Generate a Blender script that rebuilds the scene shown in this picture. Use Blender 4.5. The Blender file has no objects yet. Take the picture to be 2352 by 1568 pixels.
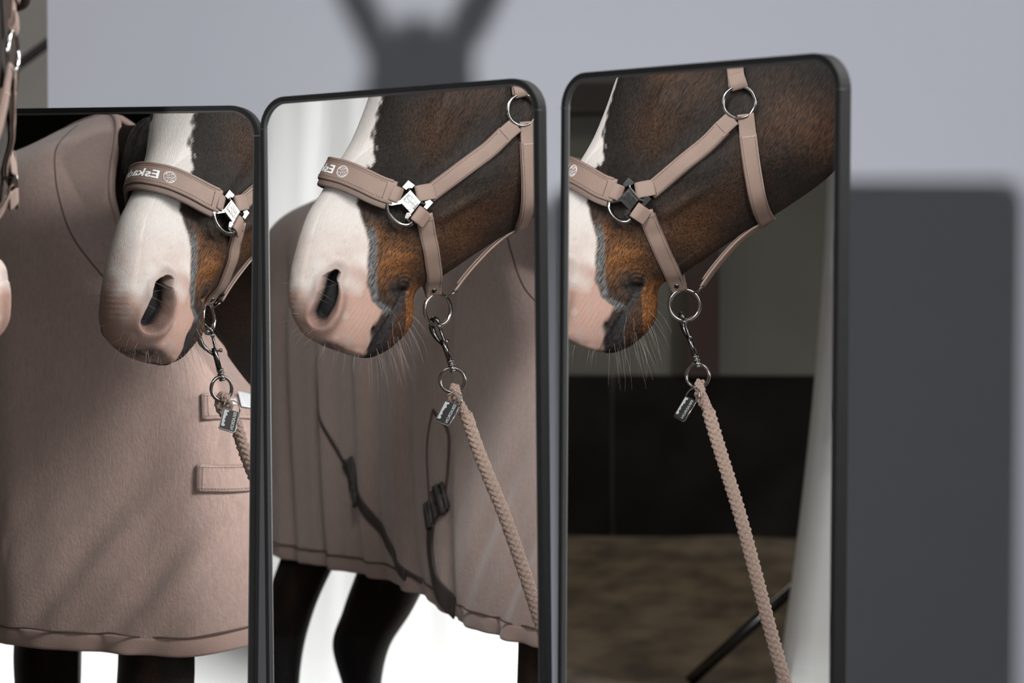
import bpy, bmesh, math, random
import numpy as np
from mathutils import Vector, Matrix, noise
from mathutils.bvhtree import BVHTree
random.seed(7)
SC = bpy.context.scene
COL = SC.collection
Z0 = 1.31                                   # camera height above the sand floor
R = math.radians
V = Vector

# ------------------------------------------------------------------ camera
cd = bpy.data.cameras.new('camera'); cam = bpy.data.objects.new('camera', cd); COL.objects.link(cam)
cam.location = (0, 0, Z0); cam.rotation_euler = (R(90 - 1.2013), R(0.0376), 0)
cd.lens = 85.0; cd.sensor_width = 36.0; cd.clip_end = 200; cd.clip_start = 0.05
cd.dof.use_dof = True; cd.dof.focus_distance = 4.03; cd.dof.aperture_fstop = 4.8
SC.camera = cam
SC.view_settings.view_transform = 'Standard'; SC.view_settings.look = 'None'
SC.view_settings.gamma = 1.0; SC.view_settings.use_curve_mapping = False
SC.view_settings.exposure = 0.0
try:
    SC.cycles.sample_clamp_indirect = 3.0; SC.cycles.max_bounces = 8; SC.cycles.glossy_bounces = 6; SC.cycles.use_light_tree = True
except Exception: pass

# ------------------------------------------------------------------ light
w = bpy.data.worlds.new('world'); SC.world = w; w.use_nodes = True
w.node_tree.nodes['Background'].inputs[0].default_value = (0.75, 0.83, 1.0, 1); w.node_tree.nodes['Background'].inputs[1].default_value = 0.015

def lamp(name, loc, target, power, sx, sy, spread=180, color=(1, 1, 1)):
    ld = bpy.data.lights.new(name, 'AREA'); ld.shape = 'RECTANGLE'; ld.size = sx; ld.size_y = sy
    ld.energy = power; ld.spread = R(spread); ld.color = color
    o = bpy.data.objects.new(name, ld); COL.objects.link(o)
    loc = V(loc) + V((0, 0, Z0)); o.location = loc
    o.rotation_euler = (V(target) + V((0, 0, Z0)) - loc).to_track_quat('-Z', 'Y').to_euler()
    return o
lamp('key_flash', (-2.62, -7.06, 0.50), (-0.3, 4.0, 0.2), 130, 0.26, 0.26, 60, (1.0, 0.98, 0.96))
lamp('side_bounce_hard', (3.1, 1.9, 1.35), (-0.9, 3.1, 0.0), 8.5, 0.22, 0.22, 46, (1.0, 0.97, 0.94))  # added hard light, stands in for the key thrown back by the mirrors
lamp('nose_bounce_fill', (0.25, 4.45, 1.25), (-0.95, 3.05, -0.2), 1.6, 0.8, 0.5, 80, (1.0, 0.97, 0.95))  # added out of view, in place of mirror-bounced light on the nose
lamp('fitting_bounce_fill', (2.5, 3.9, 1.12), (-0.8, 3.2, 0.1), 2.8, 1.0, 0.8, 60)  # added off-frame so the cheek fitting shines as from a mirror bounce
lamp('rug_bounce_fill', (2.3, 3.95, 2.15), (-1.10, 2.9, -0.50), 15, 0.9, 0.9, 42, (1.0, 0.97, 0.94))  # added off-frame to lift the rug, which the mirrors would light
lamp('side_bounce_soft', (2.1, 1.3, 0.75), (-1.0, 2.85, -0.3), 9, 1.0, 1.3, 75, (1.0, 0.97, 0.94))  # added soft light on head and chest, replaces the mirrors' bounce
lamp('drape_fill', (-0.6, -1.5, 1.9), (-4.2, 0.9, -0.6), 80, 0.8, 0.8, 62)  # added unseen light that whitens the drape
lamp('ceiling_fill', (0.0, 1.0, 3.2), (0.0, 3.0, -1.0), 20, 2.5, 2.5, 150, (0.85, 0.92, 1.0))

lamp('sand_fill', (-6.9, 4.6, 4.0), (-6.9, 4.6, -1.3), 60, 1.2, 4.0, 150, (1.0, 0.93, 0.8))  # made-up overhead light, added to raise the dark sand

# ------------------------------------------------------------------ materials
MATS = {}
def mat(name, col=(0.5, 0.5, 0.5), rough=0.6, metal=0.0, sheen=0.0, bump=None, var=None, vcol=None, spec=0.5):
    """bump: list of (scale, strength, stretch xyz); var: (scale, col2, lo, hi, stretch)"""
    if name in MATS: return MATS[name]
    m = bpy.data.materials.new(name); m.use_nodes = True; nt = m.node_tree; N = nt.nodes; L = nt.links
    b = N['Principled BSDF']; b.inputs['Base Color'].default_value = (*col, 1); b.inputs['Roughness'].default_value = rough
    b.inputs['Metallic'].default_value = metal; b.inputs['Specular IOR Level'].default_value = spec
    if sheen: b.inputs['Sheen Weight'].default_value = sheen; b.inputs['Sheen Roughness'].default_value = 0.5
    tc = N.new('ShaderNodeTexCoord')
    def tex(scale, stretch, detail=4):
        mp = N.new('ShaderNodeMapping'); mp.inputs['Scale'].default_value = stretch[:3]
        if len(stretch) > 3: mp.vector_type = 'TEXTURE'; mp.inputs['Rotation'].default_value = stretch[3:6]
        L.new(tc.outputs['Object'], mp.inputs['Vector'])
        t = N.new('ShaderNodeTexNoise'); t.inputs['Scale'].default_value = scale; t.inputs['Detail'].default_value = detail
        L.new(mp.outputs[0], t.inputs['Vector']); return t
    src = None
    if vcol:
        a = N.new('ShaderNodeVertexColor'); a.layer_name = vcol; src = a.outputs['Color']
        L.new(src, b.inputs['Base Color'])
    if var:
        t = tex(var[0], var[4] if len(var) > 4 else (1, 1, 1)); mr = N.new('ShaderNodeMapRange')
        mr.inputs[1].default_value = var[2]; mr.inputs[2].default_value = var[3]; L.new(t.outputs[0], mr.inputs[0])
        mx = N.new('ShaderNodeMix'); mx.data_type = 'RGBA'; fac = mr.outputs[0]
        if vcol:                                        # alpha of the colour layer says how strongly the hair streaks show
            mu = N.new('ShaderNodeMath'); mu.operation = 'MULTIPLY'; L.new(fac, mu.inputs[0]); L.new(a.outputs['Alpha'], mu.inputs[1]); fac = mu.outputs[0]
        L.new(fac, mx.inputs['Factor'])
        if vcol: mx.blend_type = 'MULTIPLY'; L.new(src, mx.inputs['A'])
        else: mx.inputs['A'].default_value = (*col, 1)
        mx.inputs['B'].default_value = (*var[1], 1); L.new(mx.outputs['Result'], b.inputs['Base Color'])
    if bump:
        prev = None
        for sc_, st, stretch in bump:
            t = tex(sc_, stretch, 3); bp = N.new('ShaderNodeBump'); bp.inputs['Strength'].default_value = st; bp.inputs['Distance'].default_value = 0.002
            L.new(t.outputs[0], bp.inputs['Height'])
            if prev: L.new(prev.outputs[0], bp.inputs['Normal'])
            prev = bp
        L.new(prev.outputs[0], b.inputs['Normal'])
    MATS[name] = m; return m

strap_m = mat('strap_leather', (0.138, 0.094, 0.076), 0.7, bump=[(900, .25, (1, 1, 1))], var=(30, (0.125, 0.085, 0.069), .35, .7))
strap_dk = mat('strap_padding', (0.098, 0.068, 0.057), 0.75, bump=[(900, .25, (1, 1, 1))])
thread_m = mat('thread', (0.055, 0.035, 0.028), 0.8)
thread_l = mat('thread_light', (0.42, 0.33, 0.28), 0.8)
print_m = mat('silver_print', (0.88, 0.89, 0.90), 0.4, var=(300, (0.6, 0.62, 0.65), .4, .6))
steel_m = mat('gunmetal', (0.34, 0.33, 0.32), 0.16, 1.0, bump=[(200, .05, (1, 1, 1))])
dark_steel = mat('dark_gunmetal', (0.12, 0.12, 0.12), 0.22, 1.0, bump=[(200, .05, (1, 1, 1))])
bright_steel = mat('bright_gunmetal', (0.62, 0.61, 0.59), 0.13, 1.0, bump=[(200, .05, (1, 1, 1))])
frame_m = mat('black_frame', (0.007, 0.0075, 0.008), 0.75, spec=0.12, var=(60, (0.0085, 0.009, 0.0095), .3, .7))
frame_in = mat('grey_frame_lip', (0.022, 0.024, 0.026), 0.45, var=(60, (0.024, 0.026, 0.028), .3, .7))
fleece_m = mat('fleece', (0.335, 0.240, 0.213), 0.95, sheen=0.25, bump=[(260, .55, (1, 1, .45)), (900, .4, (1, 1, 1))], var=(120, (0.285, 0.204, 0.181), .35, .7, (1, 1, .4)))
fleece_dk = mat('fleece_trim', (0.29, 0.20, 0.172), 0.9, sheen=0.2, bump=[(500, .4, (1, 1, 1))])
seam_m = mat('seam', (0.09, 0.06, 0.05), 0.9)
rope_m = mat('rope_yarn', (0.225, 0.16, 0.132), 0.8, bump=[(1300, .5, (1, 1, 1))], var=(900, (0.15, 0.105, 0.085), .38, .62))
rope_dk = mat('rope_yarn_dark', (0.18, 0.125, 0.105), 0.8, bump=[(1300, .5, (1, 1, 1))], var=(900, (0.16, 0.11, 0.09), .35, .65))
black_strap = mat('black_webbing', (0.05, 0.040, 0.037), 0.6, bump=[(700, .4, (1, 1, 1))])
coat_m = mat('horse_coat', rough=0.68, vcol='Col', bump=[(800, .42, (1.0, 8.0, 1.0, R(-60), 0, 0)), (90, .12, (1, .5, 1))],
             var=(700, (0.20, 0.18, 0.17), .38, .62, (1.0, 9.0, 1.0, R(-60), 0, 0)), spec=0.16)
mane_m = mat('mane_hair', (0.012, 0.010, 0.010), 0.45, bump=[(300, .8, (1, 1, .1))])
eye_m = mat('eye', (0.01, 0.006, 0.005), 0.05)
white_hair = mat('whisker_white', (0.36, 0.32, 0.29), 0.5)
dark_hair = mat('whisker_dark', (0.05, 0.035, 0.03), 0.5)

# ------------------------------------------------------------------ object helpers
def empty(name, loc, label=None, cat=None, group=None):
    o = bpy.data.objects.new(name, None); COL.objects.link(o); o.empty_display_size = 0.1
    o.location = V(loc) + V((0, 0, Z0))
    if label: o['label'] = label
    if cat: o['category'] = cat
    if group: o['group'] = group
    return o
def base(parent):
    b = V((0, 0, 0)); p = parent
    while p is not None: b += p.location; p = p.parent
    return b
def mk(name, verts, faces, m, parent=None, smooth=True, label=None, origin=None, mats=None, fm=None):
    """verts in camera-height coordinates; object gets its own origin at the verts' middle"""
    vs = np.asarray([tuple(v) for v in verts], float)
    c = vs.mean(0) if origin is None else np.array(origin)
    me = bpy.data.meshes.new(name); me.from_pydata((vs - c).tolist(), [], [tuple(f) for f in faces]); me.update()
    for mm in (mats or [m]): me.materials.append(mm)
    if fm is not None: me.polygons.foreach_set('material_index', fm)
    if smooth: me.polygons.foreach_set('use_smooth', [True] * len(me.polygons))
    o = bpy.data.objects.new(name, me); COL.objects.link(o)
    wl = V(c) + V((0, 0, Z0))
    if parent is not None:
        o.parent = parent; o.location = wl - base(parent)
    else: o.location = wl
    if label: o['label'] = label
    return o
class MB:
    def __init__(s): s.v = []; s.f = []; s.m = []
    def add(s, v, f, mi=0):
        n = len(s.v); s.v += [tuple(x) for x in v]; s.f += [tuple(i + n for i in q) for q in f]; s.m += [mi] * len(f)
    def build(s, name, m, parent=None, **k):
        if isinstance(m, (list, tuple)): return mk(name, s.v, s.f, None, parent, mats=list(m), fm=s.m, **k)
        return mk(name, s.v, s.f, m, parent, **k)
def grid_faces(n, k, close_k=True, close_n=False):
    F = []
    for i in range(n if close_n else n - 1):
        for j in range(k if close_k else k - 1):
            a = i * k + j; b = i * k + (j + 1) % k; i2 = (i + 1) % n
            F.append((a, b, i2 * k + (j + 1) % k, i2 * k + j))
    return F
def tube(pts, r, k=8, closed=False, caps=True):
    P = [V(p) for p in pts]; n = len(P); vs = []
    rr = r if hasattr(r, '__len__') else [r] * n
    nrm = None
    for i in range(n):
        a = P[i - 1] if (i or closed) else P[i]; b = P[(i + 1) % n] if (i < n - 1 or closed) else P[i]
        t = (b - a).normalized()
        if nrm is None: nrm = t.orthogonal().normalized()
        nrm = (nrm - t * nrm.dot(t)).normalized(); bn = t.cross(nrm)
        for j in range(k):
            q = 2 * math.pi * j / k; vs.append(P[i] + (nrm * math.cos(q) + bn * math.sin(q)) * rr[i])
    F = grid_faces(n, k, True, closed)
    if caps and not closed: F += [tuple(range(k))[::-1], tuple((n - 1) * k + j for j in range(k))]
    return vs, F
def ring_pts(c, ax1, ax2, ra, rb=None, n=40):
    rb = rb or ra; c = V(c); a = V(ax1).normalized(); b = V(ax2).normalized()
    return [c + a * ra * math.cos(2 * math.pi * i / n) + b * rb * math.sin(2 * math.pi * i / n) for i in range(n)]
def box(c, hx, hy, hz, X=(1, 0, 0), Y=(0, 1, 0), Z=(0, 0, 1)):
    c = V(c); X = V(X).normalized() * hx; Y = V(Y).normalized() * hy; Zv = V(Z).normalized() * hz
    v = [c + X * a + Y * b + Zv * d for d in (-1, 1) for b in (-1, 1) for a in (-1, 1)]
    return v, [(0, 2, 3, 1), (4, 5, 7, 6), (0, 1, 5, 4), (2, 6, 7, 3), (0, 4, 6, 2), (1, 3, 7, 5)]
def cat_curve(P, n):
    """Catmull-Rom resample, nearly uniform by chord"""
    P = np.array([tuple(p) for p in P], float); d = np.r_[0, np.cumsum(np.linalg.norm(np.diff(P, axis=0), axis=1))]
    return np.stack([hermite(d, P[:, c], np.linspace(0, d[-1], n)) for c in range(P.shape[1])], 1)
def hermite(x, y, xi):
    x = np.asarray(x, float); y = np.asarray(y, float); h = np.diff(x); s = np.diff(y) / h
    m = np.zeros(len(x)); m[0] = s[0]; m[-1] = s[-1]
    m[1:-1] = (s[:-1] * h[1:] + s[1:] * h[:-1]) / (h[:-1] + h[1:])
    i = np.clip(np.searchsorted(x, xi) - 1, 0, len(x) - 2); t = (xi - x[i]) / h[i]
    return (2*t**3-3*t*t+1)*y[i] + (t**3-2*t*t+t)*h[i]*m[i] + (-2*t**3+3*t*t)*y[i+1] + (t**3-t*t)*h[i]*m[i+1]

# ------------------------------------------------------------------ head frame
hd, rl = R(94), R(2)
Hf = V((math.cos(hd), math.sin(hd), 0)); Rt = V((math.sin(hd), -math.cos(hd), 0)); Up = V((0, 0, 1))
He = Rt * math.cos(rl) - Up * math.sin(rl); Hu = Up * math.cos(rl) + Rt * math.sin(rl)
HO = V((-.78, 3.36, 0))
def hw(f, e, u): return HO + Hf * f + He * e + Hu * u
HM = np.array([tuple(Hf), tuple(He), tuple(Hu)]); HOn = np.array(tuple(HO))
def tohead(P): return (np.asarray(P) - HOn) @ HM.T
def fromhead(L): return np.asarray(L) @ HM + HOn

# ================================================================== SETTING
def sheet(name, P, m, kind=None, parent=None, th=0.0, smooth=False, **k):
    """P: grid [n][m] of points"""
    n, mm = len(P), len(P[0]); vs = [p for r_ in P for p in r_]
    F = grid_faces(n, mm, False)
    o = mk(name, vs, F, m, parent, smooth=smooth, **k)
    if th: md = o.modifiers.new('thick', 'SOLIDIFY'); md.thickness = th; md.offset = 0
    if kind: o['kind'] = kind
    return o
sand_m = mat('arena_sand', (0.20, 0.155, 0.105), 0.95, bump=[(6, .9, (1, 1, 1)), (60, .8, (1, 1, 1))], var=(2.2, (0.075, 0.058, 0.042), .35, .65, (1, 2.2, 1)))
rs = np.random.RandomState(3)
gx = np.linspace(-10, 8, 120); gy = np.linspace(-12, 12, 150)
P = [[(x, y, -1.31 + 0.018 * noise.noise(V((x * 2.2, y * 2.2, 0))) + (-0.012)) for y in gy] for x in gx]
sheet('floor', P, sand_m, 'structure', smooth=True, th=0.0)
panel_m = mat('arena_panel', (0.12, 0.114, 0.098), 0.8, var=(1.5, (0.10, 0.095, 0.083), .3, .7), bump=[(40, .2, (1, 1, 1))])
kick_m = mat('kick_board', (0.006, 0.005, 0.005), 0.9, spec=0.1, var=(3, (0.014, 0.012, 0.010), .3, .7))
beam_m = mat('dark_beam', (0.020, 0.017, 0.015), 0.7, var=(5, (0.03, 0.025, 0.02), .3, .7))
red_m = mat('dark_red_post', (0.035, 0.013, 0.010), 0.7, var=(5, (0.03, 0.02, 0.015), .3, .7))
grey_w = mat('arena_back_panel', (0.42, 0.41, 0.385), 0.85, var=(.8, (0.37, 0.355, 0.335), .3, .7))
def wall_box(name, x0, x1, y0, y1, z0, z1, m, parent=None):
    v, f = box(((x0 + x1) / 2, (y0 + y1) / 2, (z0 + z1) / 2), abs(x1 - x0) / 2, abs(y1 - y0) / 2, abs(z1 - z0) / 2)
    o = mk(name, v, f, m, parent, smooth=False)
    if parent is None: o['kind'] = 'structure'
    return o
wl = wall_box('wall_left', -9.7, -9.5, -12, 12, -1.35, 4.2, panel_m)
for i in range(12):
    y = -11.9 + i * 2.0
    wall_box('kick_board', -9.5, -9.42, y, y + 1.97, -1.33, -0.47, kick_m, wl)
wall_box('rail', -9.5, -9.40, -12, 12, 0.92, 1.08, beam_m, wl)
for y in (-9.3, -5.2, -1.1, 3.52, 7.6): wall_box('post', -9.5, -9.33, y, y + 0.16, -0.47, 4.2, red_m, wl)
wb = wall_box('wall_back', -9.7, 8, 10.6, 10.8, -1.35, 4.2, grey_w)
for i in range(9):                                   # timber framing of the back wall
    wall_box('board', -9.6 + i * 2, -9.6 + i * 2 + 1.96, 10.52, 10.6, -1.3, 4.15, grey_w, wb)
a = V((-2.9, 10.47, 0.42)); b_ = V((-1.2, 10.47, 1.66))
v, f = box((a + b_) / 2, (b_ - a).length / 2, .03, .014, b_ - a, (0, 1, 0), (b_ - a).cross(V((0, 1, 0))))
mk('brace', v, f, beam_m, wb, smooth=False)
wall_box('wall_right', 8, 8.2, -12, 10.8, -1.35, 4.2, panel_m)
wall_box('wall_front', -9.7, 8, -12.2, -12, -1.35, 4.2, panel_m)
wall_box('ceiling', -9.7, 8.2, -12.2, 10.8, 4.2, 4.35, panel_m)

# grey backdrop behind the mirrors: a tall painted board on feet
bd_m = mat('backdrop_paint', (0.46, 0.487, 0.56), 0.92, bump=[(900, .15, (1, 1, 1))], var=(1.2, (0.48, 0.505, 0.57), .3, .7))
bt = empty('backdrop', (0.4, 5.6, -1.31), 'smooth pale blue-grey backdrop standing behind the three mirrors', 'backdrop')
wa, wbn = 5.82, -0.50
bdir = V((1, wbn, 0)).normalized(); bn = V((-bdir.y, bdir.x, 0))
e0 = -1.225; zs = [-1.31, -.6, 0, .34, .345, .6, 2.2]; off = [0, 0, .004, .006, -.008, -.008, -.012]
pts = []
for z, o_ in zip(zs, off):
    pts.append([V((e0 + o_, wa + wbn * (e0 + o_), z)), V((3.6, wa + wbn * 3.6, z))])
vs = []
for p in pts:
    vs += [p[0], p[1], p[1] + bn * .03, p[0] + bn * .03]
fs = []
for i in range(len(pts) - 1):
    for j in range(4): fs.append((i*4+j, i*4+(j+1) % 4, (i+1)*4+(j+1) % 4, (i+1)*4+j))
fs += [(3, 2, 1, 0), tuple((len(pts)-1)*4 + j for j in range(4))]
mk('panel', vs, fs, bd_m, bt, smooth=False)
for x in (-0.9, 1.2, 3.2):
    q = V((x, wa + wbn * x, 0)) + bn * .03
    m_ = MB(); m_.add(*box(q + V((0, 0, -.2)) + bn * .03, .03, .03, 1.1, bdir, bn)); m_.add(*box(q + bn * .35 + V((0, 0, -1.285)), .035, .35, .025, bdir, bn))
    m_.build('support', beam_m, bt, smooth=False)

# white drape behind the horse
drape_m = mat('white_cloth', (0.72, 0.72, 0.71), 0.9, bump=[(700, .2, (1, 1, 1))], var=(5, (0.69, 0.69, 0.68), .3, .7))
rows = []; ny = 150; nz = 46
for i in range(ny):
    a = i / (ny - 1)
    y1 = 2.93 - a * 5.6
    ztop = 1.35 if y1 > 1.7 else 1.35 - 1.15 * min(1, (1.7 - y1) / 1.4) ** 1.1
    row = []
    for j in range(nz):
        c = j / (nz - 1)
        if c < .72:
            z = ztop + (-1.20 - ztop) * (c / .72); x = -4.08
        else:
            q = (c - .72) / .28; z = -1.20 - .095 * math.sin(min(1, q * 2.2) * math.pi / 2); x = -4.08 + 1.0 * q
        edge = max(0, 1 - a * 9)
        yy = y1 + edge * (.015 + .16 * ((.45 - z) / 1.7) ** 1.6 if z < .45 else 0.0)
        fold = .007 * math.sin(y1 * 23 + 1.3 * math.sin(z * 1.7 + y1 * 2)) + .006 * math.sin(y1 * 51 + z) 
        row.append((x - .17 * max(0, 1 - a / .045) ** 1.4 + fold * (1 if c < .72 else max(0, 1 - (c - .72) * 5)), yy, z))
    rows.append(row)
dt = sheet('drape', rows, drape_m, None, th=0.004, smooth=True, label='white cloth drape hanging behind the horse and trailing on the floor')
dt['category'] = 'drape'
m_ = MB(); m_.add(*tube([(-4.17, 2.86, 1.35), (-4.17, 1.6, 1.35), (-4.17, .2, .25), (-4.17, -2.75, .16)], .022, 10))
for y, z in ((2.80, 1.35), (0.15, .25), (-2.7, .16)):
    m_.add(*tube([(-4.2, y, z), (-4.2, y, -1.3)], .018, 8)); m_.add(*box((-4.40, y, -1.295), .22, .03, .012)); m_.add(*box((-4.40, y, -1.293), .03, .12, .012))
o = m_.build('backdrop_stand', dark_steel, label='black metal stand with a rail carrying the white drape'); o['category'] = 'stand'

# light stand lying low behind the horse (dark leg seen in the right mirror)
hub = (-4.6, 3.0, -.93)
m_ = MB(); m_.add(*tube([(-4.6, 3.40, -1.30), hub], .020, 10)); m_.add(*tube([(-4.6, 2.93, -1.22), (-4.6, 2.93, 1.3)], .018, 10))
m_.add(*tube([(-4.62, 2.50, -1.30), (-4.6, 2.93, -.93)], .02, 10)); m_.add(*tube([(-5.1, 2.93, -1.30), (-4.6, 2.93, -.93)], .02, 10))
m_.add(*tube([(-4.6, 2.93, -.98), (-4.6, 2.93, -.86)], .034, 10)); m_.add(*tube([hub, (-4.6, 2.93, -.9)], .022, 10))
o = m_.build('light_stand', dark_steel, label='dark tripod light stand with splayed legs beside the white drape'); o['category'] = 'stand'

# ================================================================== MIRRORS
mirror_m = bpy.data.materials.new('mirror_silver'); mirror_m.use_nodes = True
b = mirror_m.node_tree.nodes['Principled BSDF']; b.inputs['Base Color'].default_value = (0.90, 0.91, 0.91, 1); b.inputs['Metallic'].default_value = 1; b.inputs['Roughness'].default_value = 0.0
back_m = mat('mirror_backing', (0.05, 0.045, 0.04), 0.8, var=(20, (0.07, 0.06, 0.05), .3, .7))
MIR = [((-0.6184, 3.6844, 0.2791), (0.9689, -0.2475, -0.0063), (0.0113, 0.0188, 0.9998), 'black-framed standing mirror at the left, showing the blazed horse nearly head-on'),
       ((-0.1674, 3.4652, 0.2900), (0.8224, -0.5687, 0.0145), (-0.0092, 0.0121, 0.9999), 'black-framed standing mirror in the middle, showing the head before the brown rug'),
       ((0.2352, 3.1169, 0.2920), (0.6597, -0.7515, -0.0108), (0.0059, -0.0091, 0.9999), 'black-framed standing mirror at the right, showing the head in profile before dark')]
def rrect(W, T, Bm, r, n=10):
    """rounded rectangle outline in (x, y), top at T, bottom at Bm"""
    o = []
    for cx, cy, a0 in ((W - r, T - r, 0), (-W + r, T - r, 90), (-W + r, Bm + r, 180), (W - r, Bm + r, 270)):
        for i in range(n + 1):
            q = R(a0 + 90 * i / n); o.append((cx + r * math.cos(q), cy + r * math.sin(q)))
    return o
for (o_, ex, up, lab) in MIR:
    o_ = V(o_); ex = V(ex); up = V(up); n_ = ex.cross(up).normalized()          # n_ points at the camera side
    if n_.dot(-o_) < 0: n_ = -n_
    Hh = (o_.z + 1.305)
    t = empty('standing_mirror', o_ - up * Hh, lab, 'mirror', 'standing mirrors in a row')
    def pt(x, y, d): return o_ + ex * x + up * y + n_ * d
    # frame: lofted cross-section round the outline
    prof = [(0.0, -.016, 0), (0.0, .0035, 0), (.0010, .0048, 0), (.0065, .0048, 0), (.0075, .0040, 1), (.0095, .0035, 1), (.0105, .0005, 1), (.0105, -.016, 0)]
    outs = [rrect(.25 - q[0], -q[0], -Hh + q[0], .046 - q[0]) for q in prof]
    K = len(outs[0]); vs = []; fs = []; fm = []
    for q, ol in zip(prof, outs): vs += [pt(x, y, q[1]) for x, y in ol]
    for i in range(len(prof)):
        i2 = (i + 1) % len(prof)
        for j in range(K):
            fs.append((i*K+j, i*K+(j+1) % K, i2*K+(j+1) % K, i2*K+j)); fm.append(1 if prof[i][2] and prof[i2][2] else 0)
    mk('frame', vs, fs, None, t, mats=[frame_m, frame_in], fm=fm, smooth=False)
    ol = rrect(.2400, -.010, -Hh + .010, .036)
    vs = [pt(x, y, 0) for x, y in ol] + [pt(x, y, -.004) for x, y in ol]
    fs = [tuple(range(K)), tuple(range(2 * K - 1, K - 1, -1))] + [(j, j + K, (j + 1) % K + K, (j + 1) % K) for j in range(K)]
    g = mk('mirror_glass', vs, fs, mirror_m, t, smooth=False)
    vs = [pt(x, y, -.0045) for x, y in ol] + [pt(x, y, -.012) for x, y in ol]
    mk('back_board', vs, fs, back_m, t, smooth=False)
    # corner joints of the frame
    for sx in (-1, 1):
        v, f = box(pt(sx * .2455, -.046, .0001), .0050, .0006, .0050, ex, up, n_); mk('corner_joint', v, f, frame_in, t, smooth=False)
    # folding prop leg behind
    m_ = MB(); a0 = pt(0, -.45, -.02); foot = o_ - up * Hh - n_ * .13; foot.z = -1.295
    for sx in (-.11, .11): m_.add(*tube([a0 + ex * sx, foot + ex * sx * 1.3], .008, 8))
    m_.add(*tube([foot - ex * .143, foot + ex * .143], .008, 8)); m_.add(*box(a0, .13, .012, .008, ex, up, n_))
    m_.build('prop_leg', frame_m, t)

# ================================================================== HORSE
horse = empty('horse', (-1.9, 2.58, -1.31), 'bay horse with a white blaze turning its head towards the mirrors', 'horse')
SF = [0, .04, .12, .25, .4, .55, .7, .83, .93, 1]
S = []      # section: T, B (world), lateral heading deg, widths
def lean(u): return -.045 * min(.2, max(0, u - .2))        # the head is tipped a little on the neck
def hs(T, B, wd, ang=4): S.append((hw(T[0], lean(T[1]), T[1]), hw(B[0], lean(T[1]) * .5, B[1]), ang, wd))
hs((-.010, -.103), (-.036, -.109), [0, .005, .010, .014, .016, .016, .014, .010, .006, 0])
hs((.022, -.092), (-.052, -.1075), [0, .018, .028, .036, .040, .040, .034, .026, .016, 0])
hs((.056, -.075), (-.076, -.098), [0, .026, .040, .050, .052, .049, .041, .033, .021, 0])
hs((.076, -.052), (-.100, -.078), [0, .029, .044, .057, .059, .054, .045, .036, .024, 0])
hs((.087, -.026), (-.117, -.055), [0, .030, .047, .062, .064, .060, .050, .039, .026, 0])
hs((.090, .008), (-.123, -.030), [0, .030, .048, .062, .066, .063, .054, .041, .027, 0])
hs((.085, .045), (-.124, -.006), [0, .030, .046, .058, .065, .065, .058, .043, .028, 0])
hs((.075, .087), (-.134, .010), [0, .028, .043, .055, .063, .066, .060, .045, .030, 0])
hs((.060, .131), (-.160, .022), [0, .027, .041, .054, .063, .069, .063, .046, .030, 0])
hs((.036, .170), (-.192, .042), [0, .027, .041, .056, .071, .076, .066, .048, .030, 0])
hs((.012, .212), (-.235, .071), [0, .028, .043, .062, .080, .083, .070, .050, .032, 0])
hs((-.015, .257), (-.288, .104), [0, .036, .056, .076, .091, .094, .082, .059, .037, 0])
hs((-.038, .309), (-.345, .138), [0, .050, .072, .092, .099, .102, .092, .070, .042, 0])
hs((-.058, .363), (-.417, .190), [0, .058, .082, .104, .106, .107, .099, .077, .046, 0])
hs((-.085, .420), (-.450, .232), [0, .056, .082, .104, .108, .107, .098, .078, .048, 0])
hs((-.115, .475), (-.480, .295), [0, .045, .070, .096, .102, .100, .092, .075, .048, 0])
hs((-.165, .555), (-.500, .350), [0, .044, .074, .098, .102, .090, .085, .070, .045, 0])
hs((-.230, .600), (-.520, .390), [0, .036, .064, .090, .100, .082, .080, .068, .044, 0])
NS = [0, .030, .048, .066, .080, .090, .094, .084, .058, 0]
def ns(T, B, ang, W, sh=NS): S.append((V(T), V(B), ang, [x / .094 * W for x in sh]))
ns((-.800, 2.985, .520), (-.765, 2.790, .270), -15, .084)
ns((-.920, 2.830, .430), (-.800, 2.700, .080), -40, .090)
ns((-1.12, 2.700, .395), (-.880, 2.640, -.080), -62, .120)
ns((-1.35, 2.610, .395), (-.940, 2.600, -.230), -80, .170)
TS = [0, .050, .100, .180, .240, .270, .262, .220, .140, 0]
ns((-1.52, 2.585, .395), (-1.05, 2.585, -.400), -88, .225, [x * .094 / .27 for x in TS])
for T, B, W in (((-1.72, .33), (-1.35, -.47), .255), ((-2.02, .25), (-1.8, -.49), .285), ((-2.4, .26), (-2.3, -.46), .295), ((-2.75, .30), (-2.62, -.38), .285),
                ((-3.02, .24), (-2.90, -.28), .250), ((-3.22, .10), (-3.14, -.20), .170), ((-3.30, -.02), (-3.26, -.12), .06)):
    ns((T[0], 2.585, T[1]), (B[0], 2.585, B[1]), -90, W, [x * .094 / .27 for x in TS])
# resample: dense along the head, coarser behind
nS = len(S); key = np.arange(nS, dtype=float)
mid = np.array([tuple((s[0] + s[1]) / 2) for s in S]); cl = np.r_[0, np.cumsum(np.linalg.norm(np.diff(mid, axis=0), axis=1) + .012)]
iA = 14
head_t = np.linspace(0, cl[iA], 270); rest_t = np.linspace(cl[iA], cl[-1], 130)[1:]
tt = np.r_[head_t, rest_t]
Tm = np.stack([hermite(cl, [s[0][c] for s in S], tt) for c in range(3)], 1)
Bm_ = np.stack([hermite(cl, [s[1][c] for s in S], tt) for c in range(3)], 1)
An = hermite(cl, [s[2] for s in S], tt)
Wd = np.stack([hermite(cl, [s[3][c] for s in S], tt) for c in range(len(SF))], 1)
NT = 116
th_half = np.linspace(0, math.pi, NT + 1); sfr = (1 - np.cos(th_half)) / 2
thk = np.arccos(1 - 2 * np.array(SF))
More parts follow.
